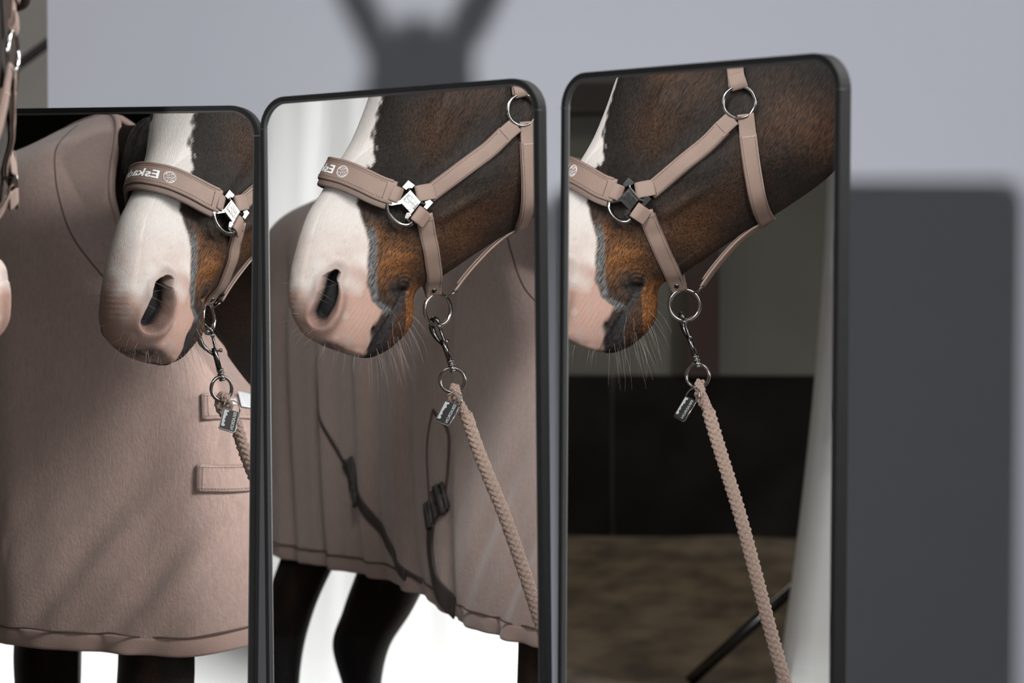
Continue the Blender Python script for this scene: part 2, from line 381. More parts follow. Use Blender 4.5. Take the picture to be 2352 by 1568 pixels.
verts = np.zeros((len(tt), 2 * NT, 3))
for i in range(len(tt)):
    wv = np.maximum(hermite(thk, Wd[i], th_half), 0); wv[0] = wv[-1] = 0
    sharp = np.minimum(1, np.sin(th_half) / .12)
    lat = np.array([math.cos(R(An[i])), math.sin(R(An[i])), -.035 if i < 270 else -.035 * max(0, 1 - (i - 270) / 30)])
    c = Tm[i] + (Bm_[i] - Tm[i]) * sfr[:, None]
    verts[i, :NT + 1] = c + lat * wv[:, None]
    verts[i, NT + 1:] = (c - lat * wv[:, None])[1:-1][::-1]
nst, npt = verts.shape[:2]
for _ in range(2):                                                  # soften the ridge and chin lines
    s_ = (np.roll(verts, 1, 1) + np.roll(verts, -1, 1)) / 2; wgt = np.zeros(npt); wgt[:7] = .5; wgt[-7:] = .5; wgt[NT-7:NT+7] = .5
    verts = verts * (1 - wgt[None, :, None]) + s_ * wgt[None, :, None]
flat = verts.reshape(-1, 3)
Lh = tohead(flat)
def seg_dist(P, A, B):
    A = np.array(A); B = np.array(B); d = B - A; t = np.clip(((P - A) @ d) / (d @ d), 0, 1); return np.linalg.norm(P - A - t[:, None] * d, axis=1), t
def poly_dist(P, pts):
    best = np.full(len(P), 9.); par = np.zeros(len(P))
    for k in range(len(pts) - 1):
        d, t = seg_dist(P, pts[k], pts[k + 1]); mk_ = d < best; best[mk_] = d[mk_]; par[mk_] = (k + t)[mk_]
    return best, par / (len(pts) - 1)
sm = lambda x, a, b: np.clip((x - a) / (b - a), 0, 1) ** 2 * (3 - 2 * np.clip((x - a) / (b - a), 0, 1))
Pm = Lh.copy(); Pm[:, 1] = np.abs(Pm[:, 1]); sg = np.sign(Lh[:, 1]); sg[sg == 0] = 1
D = np.zeros_like(Lh)                                               # displacement in head coordinates
# nostrils: comma-shaped openings with a raised outer wing
NL = [(.026, .066, .036), (.036, .066, .024), (.038, .065, .0), (.043, .060, -.022), (.050, .052, -.040)]
dn, pn = poly_dist(Pm, NL)
radn = .0065 + .0095 * np.sin(np.clip(pn, 0, 1) * math.pi * .62 + .15)
inside = 1 - sm(dn, radn * .50, radn * 1.18)
D += inside[:, None] * np.stack([-.016 * np.ones(len(Lh)), -sg * .030, .012 * np.ones(len(Lh))], 1)
behind = sm(-(Pm[:, 0] - .036 - (0 - Pm[:, 2]) * .15), -.010, .020)  # the rear wing flares out
rim = np.exp(-((dn - radn * 1.35) / .010) ** 2) * (1 - inside)
D[:, 1] += sg * rim * (.003 + .012 * behind)
D[:, 0] += rim * (1 - behind) * .003
hollow = np.exp(-(np.linalg.norm((Pm - np.array([.020, .066, .058])) / np.array([.022, .03, .024]), axis=1)) ** 2)
D[:, 1] -= sg * hollow * .008
hol2 = np.exp(-np.sum(((Pm - np.array([.060, .052, .006])) / np.array([.016, .03, .034])) ** 2, axis=1)); D[:, 1] -= sg * hol2 * .006
lobe = np.exp(-np.sum(((Pm - np.array([.050, .060, -.004])) / np.array([.007, .03, .020])) ** 2, axis=1)); D[:, 1] += sg * lobe * .004
# mouth slit
ML = [(-.093, .066, .008), (-.078, .068, -.008), (-.058, .067, -.027), (-.046, .055, -.055), (-.038, .036, -.078), (-.036, .014, -.093), (-.036, 0, -.097)]
dm, pm = poly_dist(Pm, ML)
slit = np.exp(-(dm / .0038) ** 2)
cen = np.array([-.03, 0, -.03])
dirc = cen - Lh; dirc /= np.linalg.norm(dirc, axis=1)[:, None]
D += dirc * slit[:, None] * .0085
# upper lip fullness, lower lip drawn in below the slit, chin pad
below = (Pm[:, 0] < -.036 - (Pm[:, 2] + .09) * .60) & (Pm[:, 2] < .03)
lowlip = np.exp(-((dm - .016) / .012) ** 2) * below
D[:, 1] -= sg * lowlip * .006
chin = np.exp(-np.sum(((Pm - np.array([-.104, .022, -.045])) / np.array([.028, .03, .034])) ** 2, axis=1)); D[:, 0] -= chin * .004; D[:, 1] += sg * chin * .004
up_f = np.exp(-np.sum(((Pm - np.array([-.012, .045, -.062])) / np.array([.03, .03, .03])) ** 2, axis=1)); D[:, 1] += sg * up_f * .005
# wrinkles round the mouth corner
for k, rr_ in enumerate((.012, .019, .026)):
    dd = np.linalg.norm((Pm - np.array([-.096, .066, .010]))[:, [0, 2]], axis=1); m_ = (Pm[:, 1] > .03)
    D[:, 1] += sg * m_ * (.0022 - .0005 * k) * np.sin((dd - rr_) / .007 * math.pi) * np.exp(-((dd - rr_) / .0045) ** 2) * (Pm[:, 0] > -.110)
D[:, 1] -= sg * .013 * np.exp(-np.sum(((Pm - np.array([-.095, .066, .006])) / np.array([.010, 9, .006])) ** 2, axis=1)) * (Pm[:, 1] > .03)
wl_ = np.exp(-np.sum(((Pm - np.array([-.018, .062, -.035])) / np.array([.022, .03, .026])) ** 2, axis=1))
D[:, 1] += sg * wl_ * .0014 * np.sin((Pm[:, 0] * .85 + Pm[:, 2] * .55) * 900 + 2.0 * np.array([noise.noise(V(p) * 30) for p in flat]))
D[:, 0] += .0003 * np.sin(Pm[:, 2] * 700) * np.exp(-np.sum(((Pm - np.array([.085, 0, -.01])) / np.array([.03, .04, .03])) ** 2, axis=1))
# facial crest, cheek muscle, veins, hollow before the cheek
def bump(c, s_, a): 
    return a * np.exp(-np.sum(((Pm - np.array(c)) / np.array(s_)) ** 2, axis=1))
def ridge(pts, wd_, a):
    d, p_ = poly_dist(Pm, pts); return a * np.exp(-(d / wd_) ** 2) * np.sin(np.clip(p_ * .9 + .05, 0, 1) * math.pi) ** .5
for g in (ridge([(-.085, .085, .185), (-.125, .098, .25), (-.155, .108, .33)], .014, .009), ridge([(-.150, .08, .125), (-.19, .09, .15), (-.24, .10, .175)], .009, .0085),
          ridge([(-.165, .07, .085), (-.215, .08, .112), (-.27, .09, .15)], .009, .0085), ridge([(-.185, .06, .065), (-.24, .07, .09)], .007, .005), ridge([(-.12, .08, .20), (-.17, .09, .235), (-.20, .1, .29)], .010, -.005), ridge([(-.10, .07, .26), (-.12, .08, .32), (-.15, .09, .36)], .012, -.006),
          ridge([(-.03, .056, .125), (-.040, .058, .10), (-.045, .06, .085)], .007, .0045), bump((-.06, .06, .09), (.02, .05, .022), -.004),
          bump((-.14, .08, .16), (.03, .05, .03), -.003), bump((-.285, .1, .215), (.07, .06, .06), .006), bump((-.135, .085, .115), (.02, .05, .025), -.004),
          ridge([(-.06, .06, .055), (-.085, .066, .06), (-.105, .066, .045)], .009, .003), bump((-.055, .05, .195), (.02, .04, .03), -.003)):
    D[:, 1] += sg * g * (Pm[:, 1] > .02)
# brow and eye socket
D[:, 1] += sg * bump((-.165, .10, .415), (.035, .05, .022), .012); eyec = np.array([-.160, .103, .392])
D[:, 1] -= sg * bump(eyec, (.020, .03, .014), .006)
D[:, 1] -= sg * bump((-.20, .10, .455), (.03, .05, .03), .010)
nz_ = np.array([noise.noise(V(p) * 26) for p in flat]); nz2_ = np.array([noise.noise(V((p[0] * 3, p[1] * 11, p[2] * 11)) + V((5, 5, 5))) for p in flat]); D[:, 1] += sg * nz2_ * .0055 * sm(-Lh[:, 0], .08, .16) * (Pm[:, 1] > .03); D[:, 1] += sg * nz_ * .0012 * (Pm[:, 1] > .02)
far = np.arange(len(flat)) // npt
hmask = 1 - sm(far.astype(float), 262, 300)
Lh2 = Lh + D * hmask[:, None]
body_v = fromhead(Lh2)

# ---- coat colour, vertex by vertex (real markings)
def L2(*c): return np.array(c, float)
WHITE = L2(.46, .435, .415); PINK = L2(.27, .175, .145); PINK2 = L2(.17, .105, .088); GREY = L2(.095, .102, .105); ORANGE = L2(.19, .074, .018)
BROWN = L2(.047, .0225, .012); DARK = L2(.0125, .0095, .0082); BLACK = L2(.020, .019, .020)
n1 = np.array([noise.noise(V(p) * 40) for p in body_v]); n2 = np.array([noise.noise(V((p[0] * 170, p[1] * 170, p[2] * 60))) for p in body_v]); n3 = np.array([noise.noise(V(p) * 9) for p in body_v])
n4 = np.array([noise.noise(V(p) * 90) for p in body_v])
f_, e_, u_ = Lh[:, 0], Lh[:, 1], Lh[:, 2]; ae = np.abs(e_)
fb = np.interp(u_, [-.12, -.10, -.085, -.06, -.045, -.026, -.01, .02, .056, .09, .111, .15, .19, .225, .276, .32, .40, .48, .6], [-.036, -.037, -.038, -.042, -.048, -.059, -.037, -.026, -.031, -.030, -.024, -.012, -.016, -.033, -.052, -.073, -.104, -.130, -.2])
fb = fb + np.where(e_ < 0, .055 * sm(u_, .08, .03) * sm(u_, -.05, -.01), 0)
jit = n1 * .004 + n2 * .006 * sm(u_, .1, .2)
eb = np.interp(u_, [.19, .225, .276, .32, .40, .50], [.040, .036, .033, .030, .028, .020]); tb = sm(u_, .195, .225)
q = (f_ - fb) * (1 - tb) + np.where(f_ > fb - .07, eb + .015 - np.abs(e_ + .045 * np.clip(u_ - .2, 0, .2)), -.05) * tb + jit
white = sm(q, -.003, .003)[:, None]
mixc = lambda a, b, t: a * (1 - t) + b * t
coat = mixc(DARK[None], BROWN[None], np.clip(.28 + 1.1 * n3 + .25 * n2, 0, 1)[:, None])
# warm bay areas
org = np.exp(-(((f_ + .072) / .036) ** 2 + ((u_ - .050) / .040) ** 2)) + .55 * np.exp(-(((f_ + .042) / .012) ** 2 + ((u_ - .098) / .02) ** 2)) + .16 * np.exp(-(((f_ + .19) / .05) ** 2 + ((u_ - .115) / .045) ** 2)) + .3 * np.exp(-(((f_ + .155) / .03) ** 2 + ((u_ - .37) / .02) ** 2))
org = np.maximum(org, 1.0 * (f_ < -.100) * sm(u_, .030, .005) * sm(u_, -.095, -.06)) * (u_ < .5)
org = org * (0.75 + .5 * n4)
coat = mixc(coat, ORANGE[None], np.clip(org, 0, 1)[:, None])
# black muzzle skin round the mouth corner and along the lower lip
blk = np.exp(-((dm - 0) / .020) ** 2) * sm(u_, .06, .03); blk = np.maximum(blk, below * (dm < .034) * sm(f_, -.124, -.110) * 1.0)
blk = np.maximum(blk, np.exp(-(((f_ + .084) / .020) ** 2 + ((u_ - .012) / .026) ** 2)))
blk = np.clip(blk * (1 + .5 * n4), 0, 1)
coat = mixc(coat, BLACK[None], blk[:, None])
band = (sm(q, -.020, -.012) * (1 - sm(q, -.004, .002)) * sm(u_, .125, .10) * sm(u_, -.04, -.025)); coat = mixc(coat, GREY[None], np.clip(band * .9 + band * n4 * .6, 0, 1)[:, None])
wz = mixc(np.repeat(WHITE[None], len(flat), 0), PINK[None], np.clip(sm(u_, .065, -.05) * .85 + .35 * sm(u_, .14, .06) + .7 * n3 * sm(u_, .08, .0) + .75 * n1 * sm(u_, .12, .0), 0, 1)[:, None])
wz = mixc(wz, PINK2[None], np.clip(np.exp(-(np.maximum(dn - radn, 0) / .010) ** 2) * .65 * (f_ < .10), 0, 1)[:, None])
# dark speckle along the edge of the upper lip, freckles
lipd = np.exp(-((dm - .010) / .010) ** 2) * sm(ae, .046, .03) * 1.2 + .9 * np.exp(-(((f_ - .03) / .028) ** 2 + ((u_ + .090) / .010) ** 2))
wz = mixc(wz, GREY[None] * .45, np.clip(lipd * (.8 + 1.2 * n4), 0, .9)[:, None])
wz = mixc(wz, GREY[None] * 2.2, np.clip((n4 > .5) * .18 * (u_ < .12) + .25 * sm(n1, .3, .6) * (u_ < .12), 0, 1)[:, None])
left_dark = np.exp(-(((f_ - .045) / .03) ** 2 + ((u_ + .045) / .03) ** 2)) * (e_ < -.045); wz = mixc(wz, BLACK[None], np.clip(left_dark, 0, 1)[:, None])
colr = mixc(coat, wz, white)
colr = mixc(colr, BLACK[None] * .5, sm(inside, .35, .8)[:, None])
colr = mixc(colr, BLACK[None] * .6, np.clip(slit * 1.1, 0, 1)[:, None] * (white * .6 + (1 - white)))
# body away from the head is dark bay
fade = sm(far.astype(float), 262, 290)[:, None]; colr = mixc(colr, mixc(DARK[None] * .8, BROWN[None] * .7, np.clip(.4 + n3, 0, 1)[:, None]), fade)
eye_d = np.linalg.norm((Pm - eyec) / np.array([.024, 1, .015]), axis=1); colr = mixc(colr, BLACK[None] * .5, np.clip(1.6 - eye_d, 0, 1)[:, None] * (hmask[:, None]) * (ae > .05)[:, None])

bv = [tuple(p) for p in body_v]; bf = grid_faces(nst, npt); cv = [tuple(c) for c in colr]
tipc = body_v[:npt].mean(0) + np.array(Hf) * 0; n0 = len(bv); bv.append(tuple(tipc)); cv.append(tuple(BLACK)); bf += [(n0, (j + 1) % npt, j) for j in range(npt)]
endc = body_v[-npt:].mean(0) + np.array([-.01, 0, 0]); n0 = len(bv); bv.append(tuple(endc)); cv.append(tuple(DARK)); o2 = (nst - 1) * npt; bf += [(n0, o2 + j, o2 + (j + 1) % npt) for j in range(npt)]
# legs
def leg(pts, radii, flat_=1.0, hoof=True, shade=None):
    """pts world (camera height coords); elliptical tapered column ending in a hoof"""
    P = cat_curve([tuple(p) + (r_,) for p, r_ in zip(pts, radii)], 90); k = 28; n0 = len(bv)
    for i in range(len(P)):
        for j in range(k):
            a = 2 * math.pi * j / k
            bv.append((P[i][0] + P[i][3] * 1.18 * math.cos(a), P[i][1] + P[i][3] * .86 * flat_ * math.sin(a), P[i][2]))
            t = (P[i][2] + 1.31)
            hn = noise.noise(V((P[i][0] * 9 + a, a * 2, P[i][2] * 5)))
            c = mixc(DARK, BROWN, min(1, max(0, (t - .5) * .8 + hn))) if t > .45 else BLACK
            if t < .075: c = L2(.05, .045, .04)
            cv.append(tuple(c))
    bf.extend([tuple(x + n0 for x in q_) for q_ in grid_faces(len(P), k)]); bf.append(tuple(n0 + (len(P) - 1) * k + j for j in range(k)))
def foreleg(x, y, xt):
    leg([(xt, y, -.28), (xt * .6 + x * .4, y, -.45), (x, y, -.66), (x - .005, y, -.80), (x, y, -.90), (x, y, -1.02), (x, y, -1.12), (x + .03, y, -1.20), (x + .05, y, -1.235), (x + .07, y, -1.305)],
        [.052, .056, .068, .066, .050, .034, .036, .034, .050, .060])
def hindleg(x, y):
    leg([(x + .20, y, -.20), (x + .22, y, -.40), (x + .10, y, -.62), (x - .04, y, -.78), (x - .08, y, -.88), (x - .05, y, -1.00), (x - .02, y, -1.12), (x + .01, y, -1.20), (x + .03, y, -1.235), (x + .05, y, -1.305)],
        [.15, .135, .092, .062, .056, .038, .036, .034, .050, .060])
foreleg(-1.150, 2.832, -1.20); foreleg(-1.70, 2.48, -1.46)
leg([(-2.66, 2.74, -.20), (-2.68, 2.78, -.40), (-2.78, 2.83, -.62), (-2.88, 2.87, -.80), (-2.92, 2.88, -.90), (-2.90, 2.88, -1.0), (-2.88, 2.88, -1.12), (-2.85, 2.88, -1.20), (-2.83, 2.88, -1.235), (-2.81, 2.88, -1.305)], [.12, .11, .085, .072, .066, .046, .040, .036, .050, .060])
leg([(-2.56, 2.58, -.20), (-2.58, 2.60, -.40), (-2.68, 2.625, -.62), (-2.78, 2.665, -.80), (-2.84, 2.69, -.90), (-2.83, 2.69, -1.0), (-2.80, 2.68, -1.12), (-2.77, 2.68, -1.20), (-2.75, 2.68, -1.235), (-2.73, 2.68, -1.305)], [.16, .15, .110, .098, .082, .056, .044, .038, .052, .062])
# ears as part of the same skin
def ear(base_l, tip_l, side):
    A = hw(*base_l); B = hw(*tip_l); ax = (B - A); Ln = ax.length; ax.normalize(); fwd = (Hf * .75 + He * side * .55); fwd = (fwd - ax * fwd.dot(ax)).normalized(); lt = ax.cross(fwd); n0 = len(bv); k = 22; n = 26
    for i in range(n):
        t = i / (n - 1); r_ = .044 * (math.sin(math.pi * min(1, t * .82 + .20)) ** .75) * (1 if t < .97 else .45)
        c = A + ax * Ln * t + lt * side * .012 * math.sin(t * math.pi)
        for j in range(k):
            a = 2 * math.pi * j / k; dx = math.cos(a); inn = max(0, dx) * sm(np.array(t), .12, .35)
            bv.append(tuple(c + fwd * (r_ * dx * (1 - 1.15 * float(inn) ** .8)) * .8 + lt * r_ * math.sin(a))); cv.append(tuple(mixc(DARK, BROWN, .3) if dx < .3 else DARK * .6))
    bf.extend([tuple(x + n0 for x in q_) for q_ in grid_faces(n, k)]); bf.append(tuple(n0 + (n - 1) * k + j for j in range(k)))
ear((-.225, .078, .560), (-.215, .215, .760), 1); ear((-.225, -.078, .560), (-.215, -.215, .760), -1)
body = mk('body', bv, bf, coat_m, horse, origin=(0, 0, 0))
ca = body.data.color_attributes.new('Col', 'FLOAT_COLOR', 'POINT')
cva = np.array(cv); alp = np.ones(len(cv)); alp[:len(white)] = 1 - .88 * white[:, 0]
ca.data.foreach_set('color', np.c_[cva, alp].astype(np.float32).ravel())
bvh = BVHTree.FromPolygons([V(p) for p in bv[:nst * npt]], bf[:nst * npt - npt])
_q = bvh.find_nearest(hw(-.2, .5, .2)); NSG = 1 if _q[1].dot(hw(-.2, .5, .2) - _q[0]) > 0 else -1
def snap(p, off=0.0):
    q_, n_, i_, d_ = bvh.find_nearest(V(p)); n_ = n_.normalized() * NSG
    return q_ + n_ * off, n_
# eyes
for s_ in (1, -1):
    c = hw(eyec[0], (eyec[1] - .002) * s_, eyec[2]); bm = bmesh.new(); bmesh.ops.create_uvsphere(bm, u_segments=20, v_segments=14, radius=.0185)
    mk('eye', [v.co + c for v in bm.verts], [[v.index for v in f.verts] for f in bm.faces], eye_m, horse); bm.free()
# hair: whiskers, forelock, mane, tail
def hairs(name, roots, m, r0=.00022, k=3, n=7, parent=horse):
    mb = MB()
    for P0, dr, ln, drop in roots:
        pts = []; d = V(dr).normalized(); p = V(P0)
        for i in range(n):
            pts.append(p.copy()); p = p + d * ln / (n - 1); d = (d + V((0, 0, -drop / n)) + V((random.gauss(0, .05), random.gauss(0, .05), random.gauss(0, .05)))).normalized()
        mb.add(*tube(pts, [r0 * (1 - .8 * i / (n - 1)) for i in range(n)], k, caps=False))
    o = mb.build(name, m, parent); o['kind'] = 'stuff'; return o
def surf_roots(n, boxl, ln, drop, out=1.0, dn=.3):
    R_ = []
    while len(R_) < n:
        l = [random.uniform(*b) for b in boxl]
        p, nn = snap(hw(*l)); lp = tohead([tuple(p)])[0]
        d = nn * out + V((0, 0, -dn)) + V([random.gauss(0, .18) for _ in range(3)])
        R_.append((p - nn * .001, d, random.uniform(*ln), drop))
    return R_
hairs('whiskers', surf_roots(46, ((-.125, -.04), (-.05, .05), (-.12, -.03)), (.03, .085), .8, 1, .9) + surf_roots(34, ((.02, .10), (-.06, .06), (-.10, .03)), (.015, .045), .1, 1, .1)
      + surf_roots(34, ((-.04, .05), (-.05, .05), (-.12, -.08)), (.012, .04), .3, 1, .4), white_hair, .00019)
hairs('dark_whiskers', surf_roots(70, ((-.13, -.06), (-.05, .06), (-.11, .0)), (.02, .07), .7, 1, .8) + surf_roots(30, ((.0, .08), (-.07, -.03), (-.04, .06)), (.02, .05), .2), dark_hair, .00022)
mane_r = []
for i in range(1500):
    t = random.random(); k_ = 9.2 + t * 11
    ci = np.interp(17 + t * 3.9, np.arange(nS), cl); Tp = V([float(np.interp(ci, tt, Tm[:, c])) for c in range(3)])
    hd_ = float(np.interp(ci, tt, An)); lat = V((math.cos(R(hd_)), math.sin(R(hd_)), 0))
    mane_r.append((Tp + lat * random.uniform(-.02, .02) + V((0, 0, -.006)), -lat * random.uniform(.2, 1.0) + V((0, 0, random.uniform(-.1, .25))), random.uniform(.10, .17), 3.6))
hairs('mane', mane_r, mane_m, .0009, 3, 9)
fl = [(hw(-.225 + random.uniform(-.03, .02), random.gauss(0, .03), .590), Hf * .3 + Up * random.uniform(.8, 1.6) + He * random.gauss(0, .2), random.uniform(.03, .075), 2.2) for _ in range(350)]
hairs('forelock', fl, mane_m, .0011, 3, 8)
tl = [(V((-3.26 + random.uniform(-.02, .02), 2.585 + random.gauss(0, .02), .03)), V((-.7, random.gauss(0, .12), .1)), random.uniform(.7, 1.0), 6.0) for _ in range(500)]
hairs('tail', tl, mane_m, .0016, 3, 12)

# ================================================================== HALTER
halter = empty('halter', tuple(hw(-.17, 0, -.05)), 'taupe brown headcollar with printed noseband and gunmetal fittings on the horse', 'halter')
def ribbon(C, N, wd, th, T=None, round_=.35, k=12):
    """closed cross-section swept along C with normals N; wd may vary"""
    n = len(C); vs = []
    W_ = wd if hasattr(wd, '__len__') else [wd] * n
    for i in range(n):
        t = (C[min(i + 1, n - 1)] - C[max(i - 1, 0)]).normalized(); nn = (N[i] - t * N[i].dot(t)).normalized(); s_ = nn.cross(t)
        for j in range(k):
            a = 2 * math.pi * (j + .5) / k; cx, cy = math.cos(a), math.sin(a)
            x = math.copysign(abs(cx) ** .28, cx) * W_[i] / 2; y = math.copysign(abs(cy) ** .55, cy) * th / 2
            vs.append(C[i] + s_ * x + nn * y)
    return vs, grid_faces(n, k) + [tuple(range(k))[::-1], tuple((n - 1) * k + j for j in range(k))]
def frames(C, N):
    o = []
    n = len(C)
    for i in range(n):
        t = (C[min(i + 1, n - 1)] - C[max(i - 1, 0)]).normalized(); nn = (N[i] - t * N[i].dot(t)).normalized(); o.append((t, nn, nn.cross(t)))
    return o
def path(ctrl, n, off, proj=True, smooth_n=6, nrm=None):
    P = cat_curve([hw(*c) for c in ctrl], n); C = []; N = []
    for p in P:
        if proj: q_, nn = snap(p, 0); N.append(nn); C.append(V(p))
        else: N.append(V(nrm)); C.append(V(p))
    for _ in range(smooth_n): N = [(N[max(i-1, 0)] + N[i] * 2 + N[min(i+1, n-1)]).normalized() for i in range(n)]
    if proj:
        C2 = []
        for p in C:
            q_, nn = snap(p, 0); d = (p - q_).dot(nn)
            C2.append(q_ + nn * off if d < off else p)
        for _ in range(smooth_n): C2 = [C2[0]] + [(C2[i-1] + C2[i] * 2 + C2[i+1]) / 4 for i in range(1, n-1)] + [C2[-1]]
        C = C2
    return C, N
def stitches(mb, C, N, wd, th, inset=.0030, pitch=.0042, L=.0027, i0=0, i1=None, sides=(-1, 1)):
    i1 = len(C) if i1 is None else i1; F = frames(C, N)
    cl_ = [0]
    for i in range(1, len(C)): cl_.append(cl_[-1] + (C[i] - C[i-1]).length)
    for s_ in sides:
        d = cl_[i0] + pitch
        while d < cl_[i1 - 1] - pitch:
            i = int(np.searchsorted(cl_, d)) - 1; f_ = (d - cl_[i]) / max(1e-9, cl_[i+1] - cl_[i]); p = C[i].lerp(C[i+1], f_); t, nn, sd = F[i]
            mb.add(*box(p + sd * s_ * (wd / 2 - inset) + nn * (th / 2 + .0000), L / 2, .00045, .0004, t, sd, nn)); d += pitch
def cross_stitch(mb, C, N, i, wd, th, inset=.003, pitch=.0038):
    t, nn, sd = frames(C, N)[i]; x = -wd / 2 + inset
    while x < wd / 2 - inset + .0005:
        mb.add(*box(C[i] + sd * x + nn * (th / 2 + .0002), .0013, .00055, .0006, sd, t, nn)); x += pitch

# --- noseband (thick padded band, print outside)
NBc = [(-.063, .0915, .1675), (-.046, .088, .172), (-.012, .068, .187), (.014, .046, .197), (.033, .018, .200), (.036, 0, .200), (.033, -.018, .200), (.014, -.046, .197), (-.012, -.068, .187), (-.046, -.088, .172), (-.063, -.0915, .1675)]
NBc = [(a - .004, b, c + .001 + .009 * (1 - abs(b) / .092)) for a, b, c in NBc]
C, N = path(NBc, 90, .0085, smooth_n=8)
def blend_up(C, N):    # keep the band tangent to skin, widths roughly along the face
    return N
Cp = [c - n_ * .0052 for c, n_ in zip(C, N)]
F = frames(C, N)
# the padding reaches a little further down the nose than the strap
sgn = 1 if F[45][2].dot(Hu) < 0 else -1      # side vector sign that points down the face
padC = [c + F[i][2] * sgn * .0050 for i, c in enumerate(Cp)]
nb = mk('noseband', *ribbon(C, N, .0395, .0055), strap_m, halter)
mk('padding', *ribbon(padC[3:-3], N[3:-3], .0500, .0075), strap_dk, nb)
mk('raised_edge', *ribbon([c + F[i][2] * (-sgn) * .0186 + N[i] * .0004 for i, c in enumerate(C)][2:-2], N[2:-2], .0045, .0062), strap_m, nb)
mb = MB(); stitches(mb, C, N, .0335, .0055, i0=4, i1=86); cross_stitch(mb, C, N, 5, .031, .0055); cross_stitch(mb, C, N, 84, .031, .0055)
o = mb.build('stitching', thread_m, nb, smooth=False); o['kind'] = 'stuff'
# lettering wrapped on the band
cl_ = [0]
for i in range(1, len(C)): cl_.append(cl_[-1] + (C[i] - C[i-1]).length)
def on_band(s_, y, h):
    i = min(len(C) - 2, max(0, int(np.searchsorted(cl_, s_)) - 1)); f_ = (s_ - cl_[i]) / (cl_[i+1] - cl_[i]); p = C[i].lerp(C[i+1], f_)
    t0, n0_, s0 = F[i]; t1, n1_, s1 = F[i+1]; nn = n0_.lerp(n1_, f_); sd = s0.lerp(s1, f_)
    return p + sd * (-sgn) * y + nn * (.0026 + h)
def text_mesh(body_, size, bold=0.0, res=4, shear=0.0):
    cu = bpy.data.curves.new('lettering_tmp', 'FONT'); cu.body = body_; cu.size = size; cu.offset = bold; cu.resolution_u = res; cu.shear = shear; cu.space_character = 1.0
    ob = bpy.data.objects.new('lettering_tmp', cu); COL.objects.link(ob); dg = bpy.context.evaluated_depsgraph_get(); me = bpy.data.meshes.new_from_object(ob.evaluated_get(dg))
    bm = bmesh.new(); bm.from_mesh(me); bmesh.ops.triangulate(bm, faces=bm.faces)
    for _ in range(2):
        es = [e for e in bm.edges if e.calc_length() > size * .16]; bmesh.ops.subdivide_edges(bm, edges=es, cuts=1); bmesh.ops.triangulate(bm, faces=bm.faces)
    vs = [tuple(v.co) for v in bm.verts]; fs = [[v.index for v in f.verts] for f in bm.faces]; bm.free()
    bpy.data.objects.remove(ob); bpy.data.curves.remove(cu); bpy.data.meshes.remove(me); return vs, fs
li = min(range(len(C)), key=lambda i: (C[i] - hw(.015, .048, .200)).length); s_logo = cl_[li]
tv, tf = text_mesh('Eskadron', .0205, .00042)
x0 = min(v[0] for v in tv); k_ = .100 / (max(v[0] for v in tv) - x0)
mk('lettering', [on_band(s_logo + .0175 + (v[0] - x0) * k_, v[1] - .0072, .0006) for v in tv], tf, print_m, nb, smooth=False)
mb = MB()
def emblem_pt(x, y): return on_band(s_logo + x, y, .0005)
def stroke(pts2, r_=.00042, closed=False): mb.add(*tube([emblem_pt(x, y) for x, y in pts2], r_, 5, closed, not closed))
arc = lambda rx, a0, a1, n=24: [(rx * math.cos(R(a0 + (a1 - a0) * i / n)), rx * math.sin(R(a0 + (a1 - a0) * i / n))) for i in range(n + 1)]
stroke(arc(.0102, 0, 360)[:-1], closed=True); stroke(arc(.0085, 20, 160)); stroke(arc(.0085, 200, 340))
stroke([(-.0085, .0022), (-.0012, .0022), (-.0012, .0062), (-.006, .0062)]); stroke([(-.0085, -.0004), (.0060, -.0004)]); stroke([(-.0072, -.0040), (-.0008, -.0040), (-.0008, -.0004)])
stroke([(.0085, .0022), (.0016, .0022), (.0016, .0068)]); stroke([(.0085, -.0022), (.0018, -.0022), (.0018, -.0075)]); stroke([(.0040, .0045), (.0072, .0045)]); stroke([(-.0040, -.0062), (-.0012, -.0078)])
mb.build('emblem', print_m, nb)

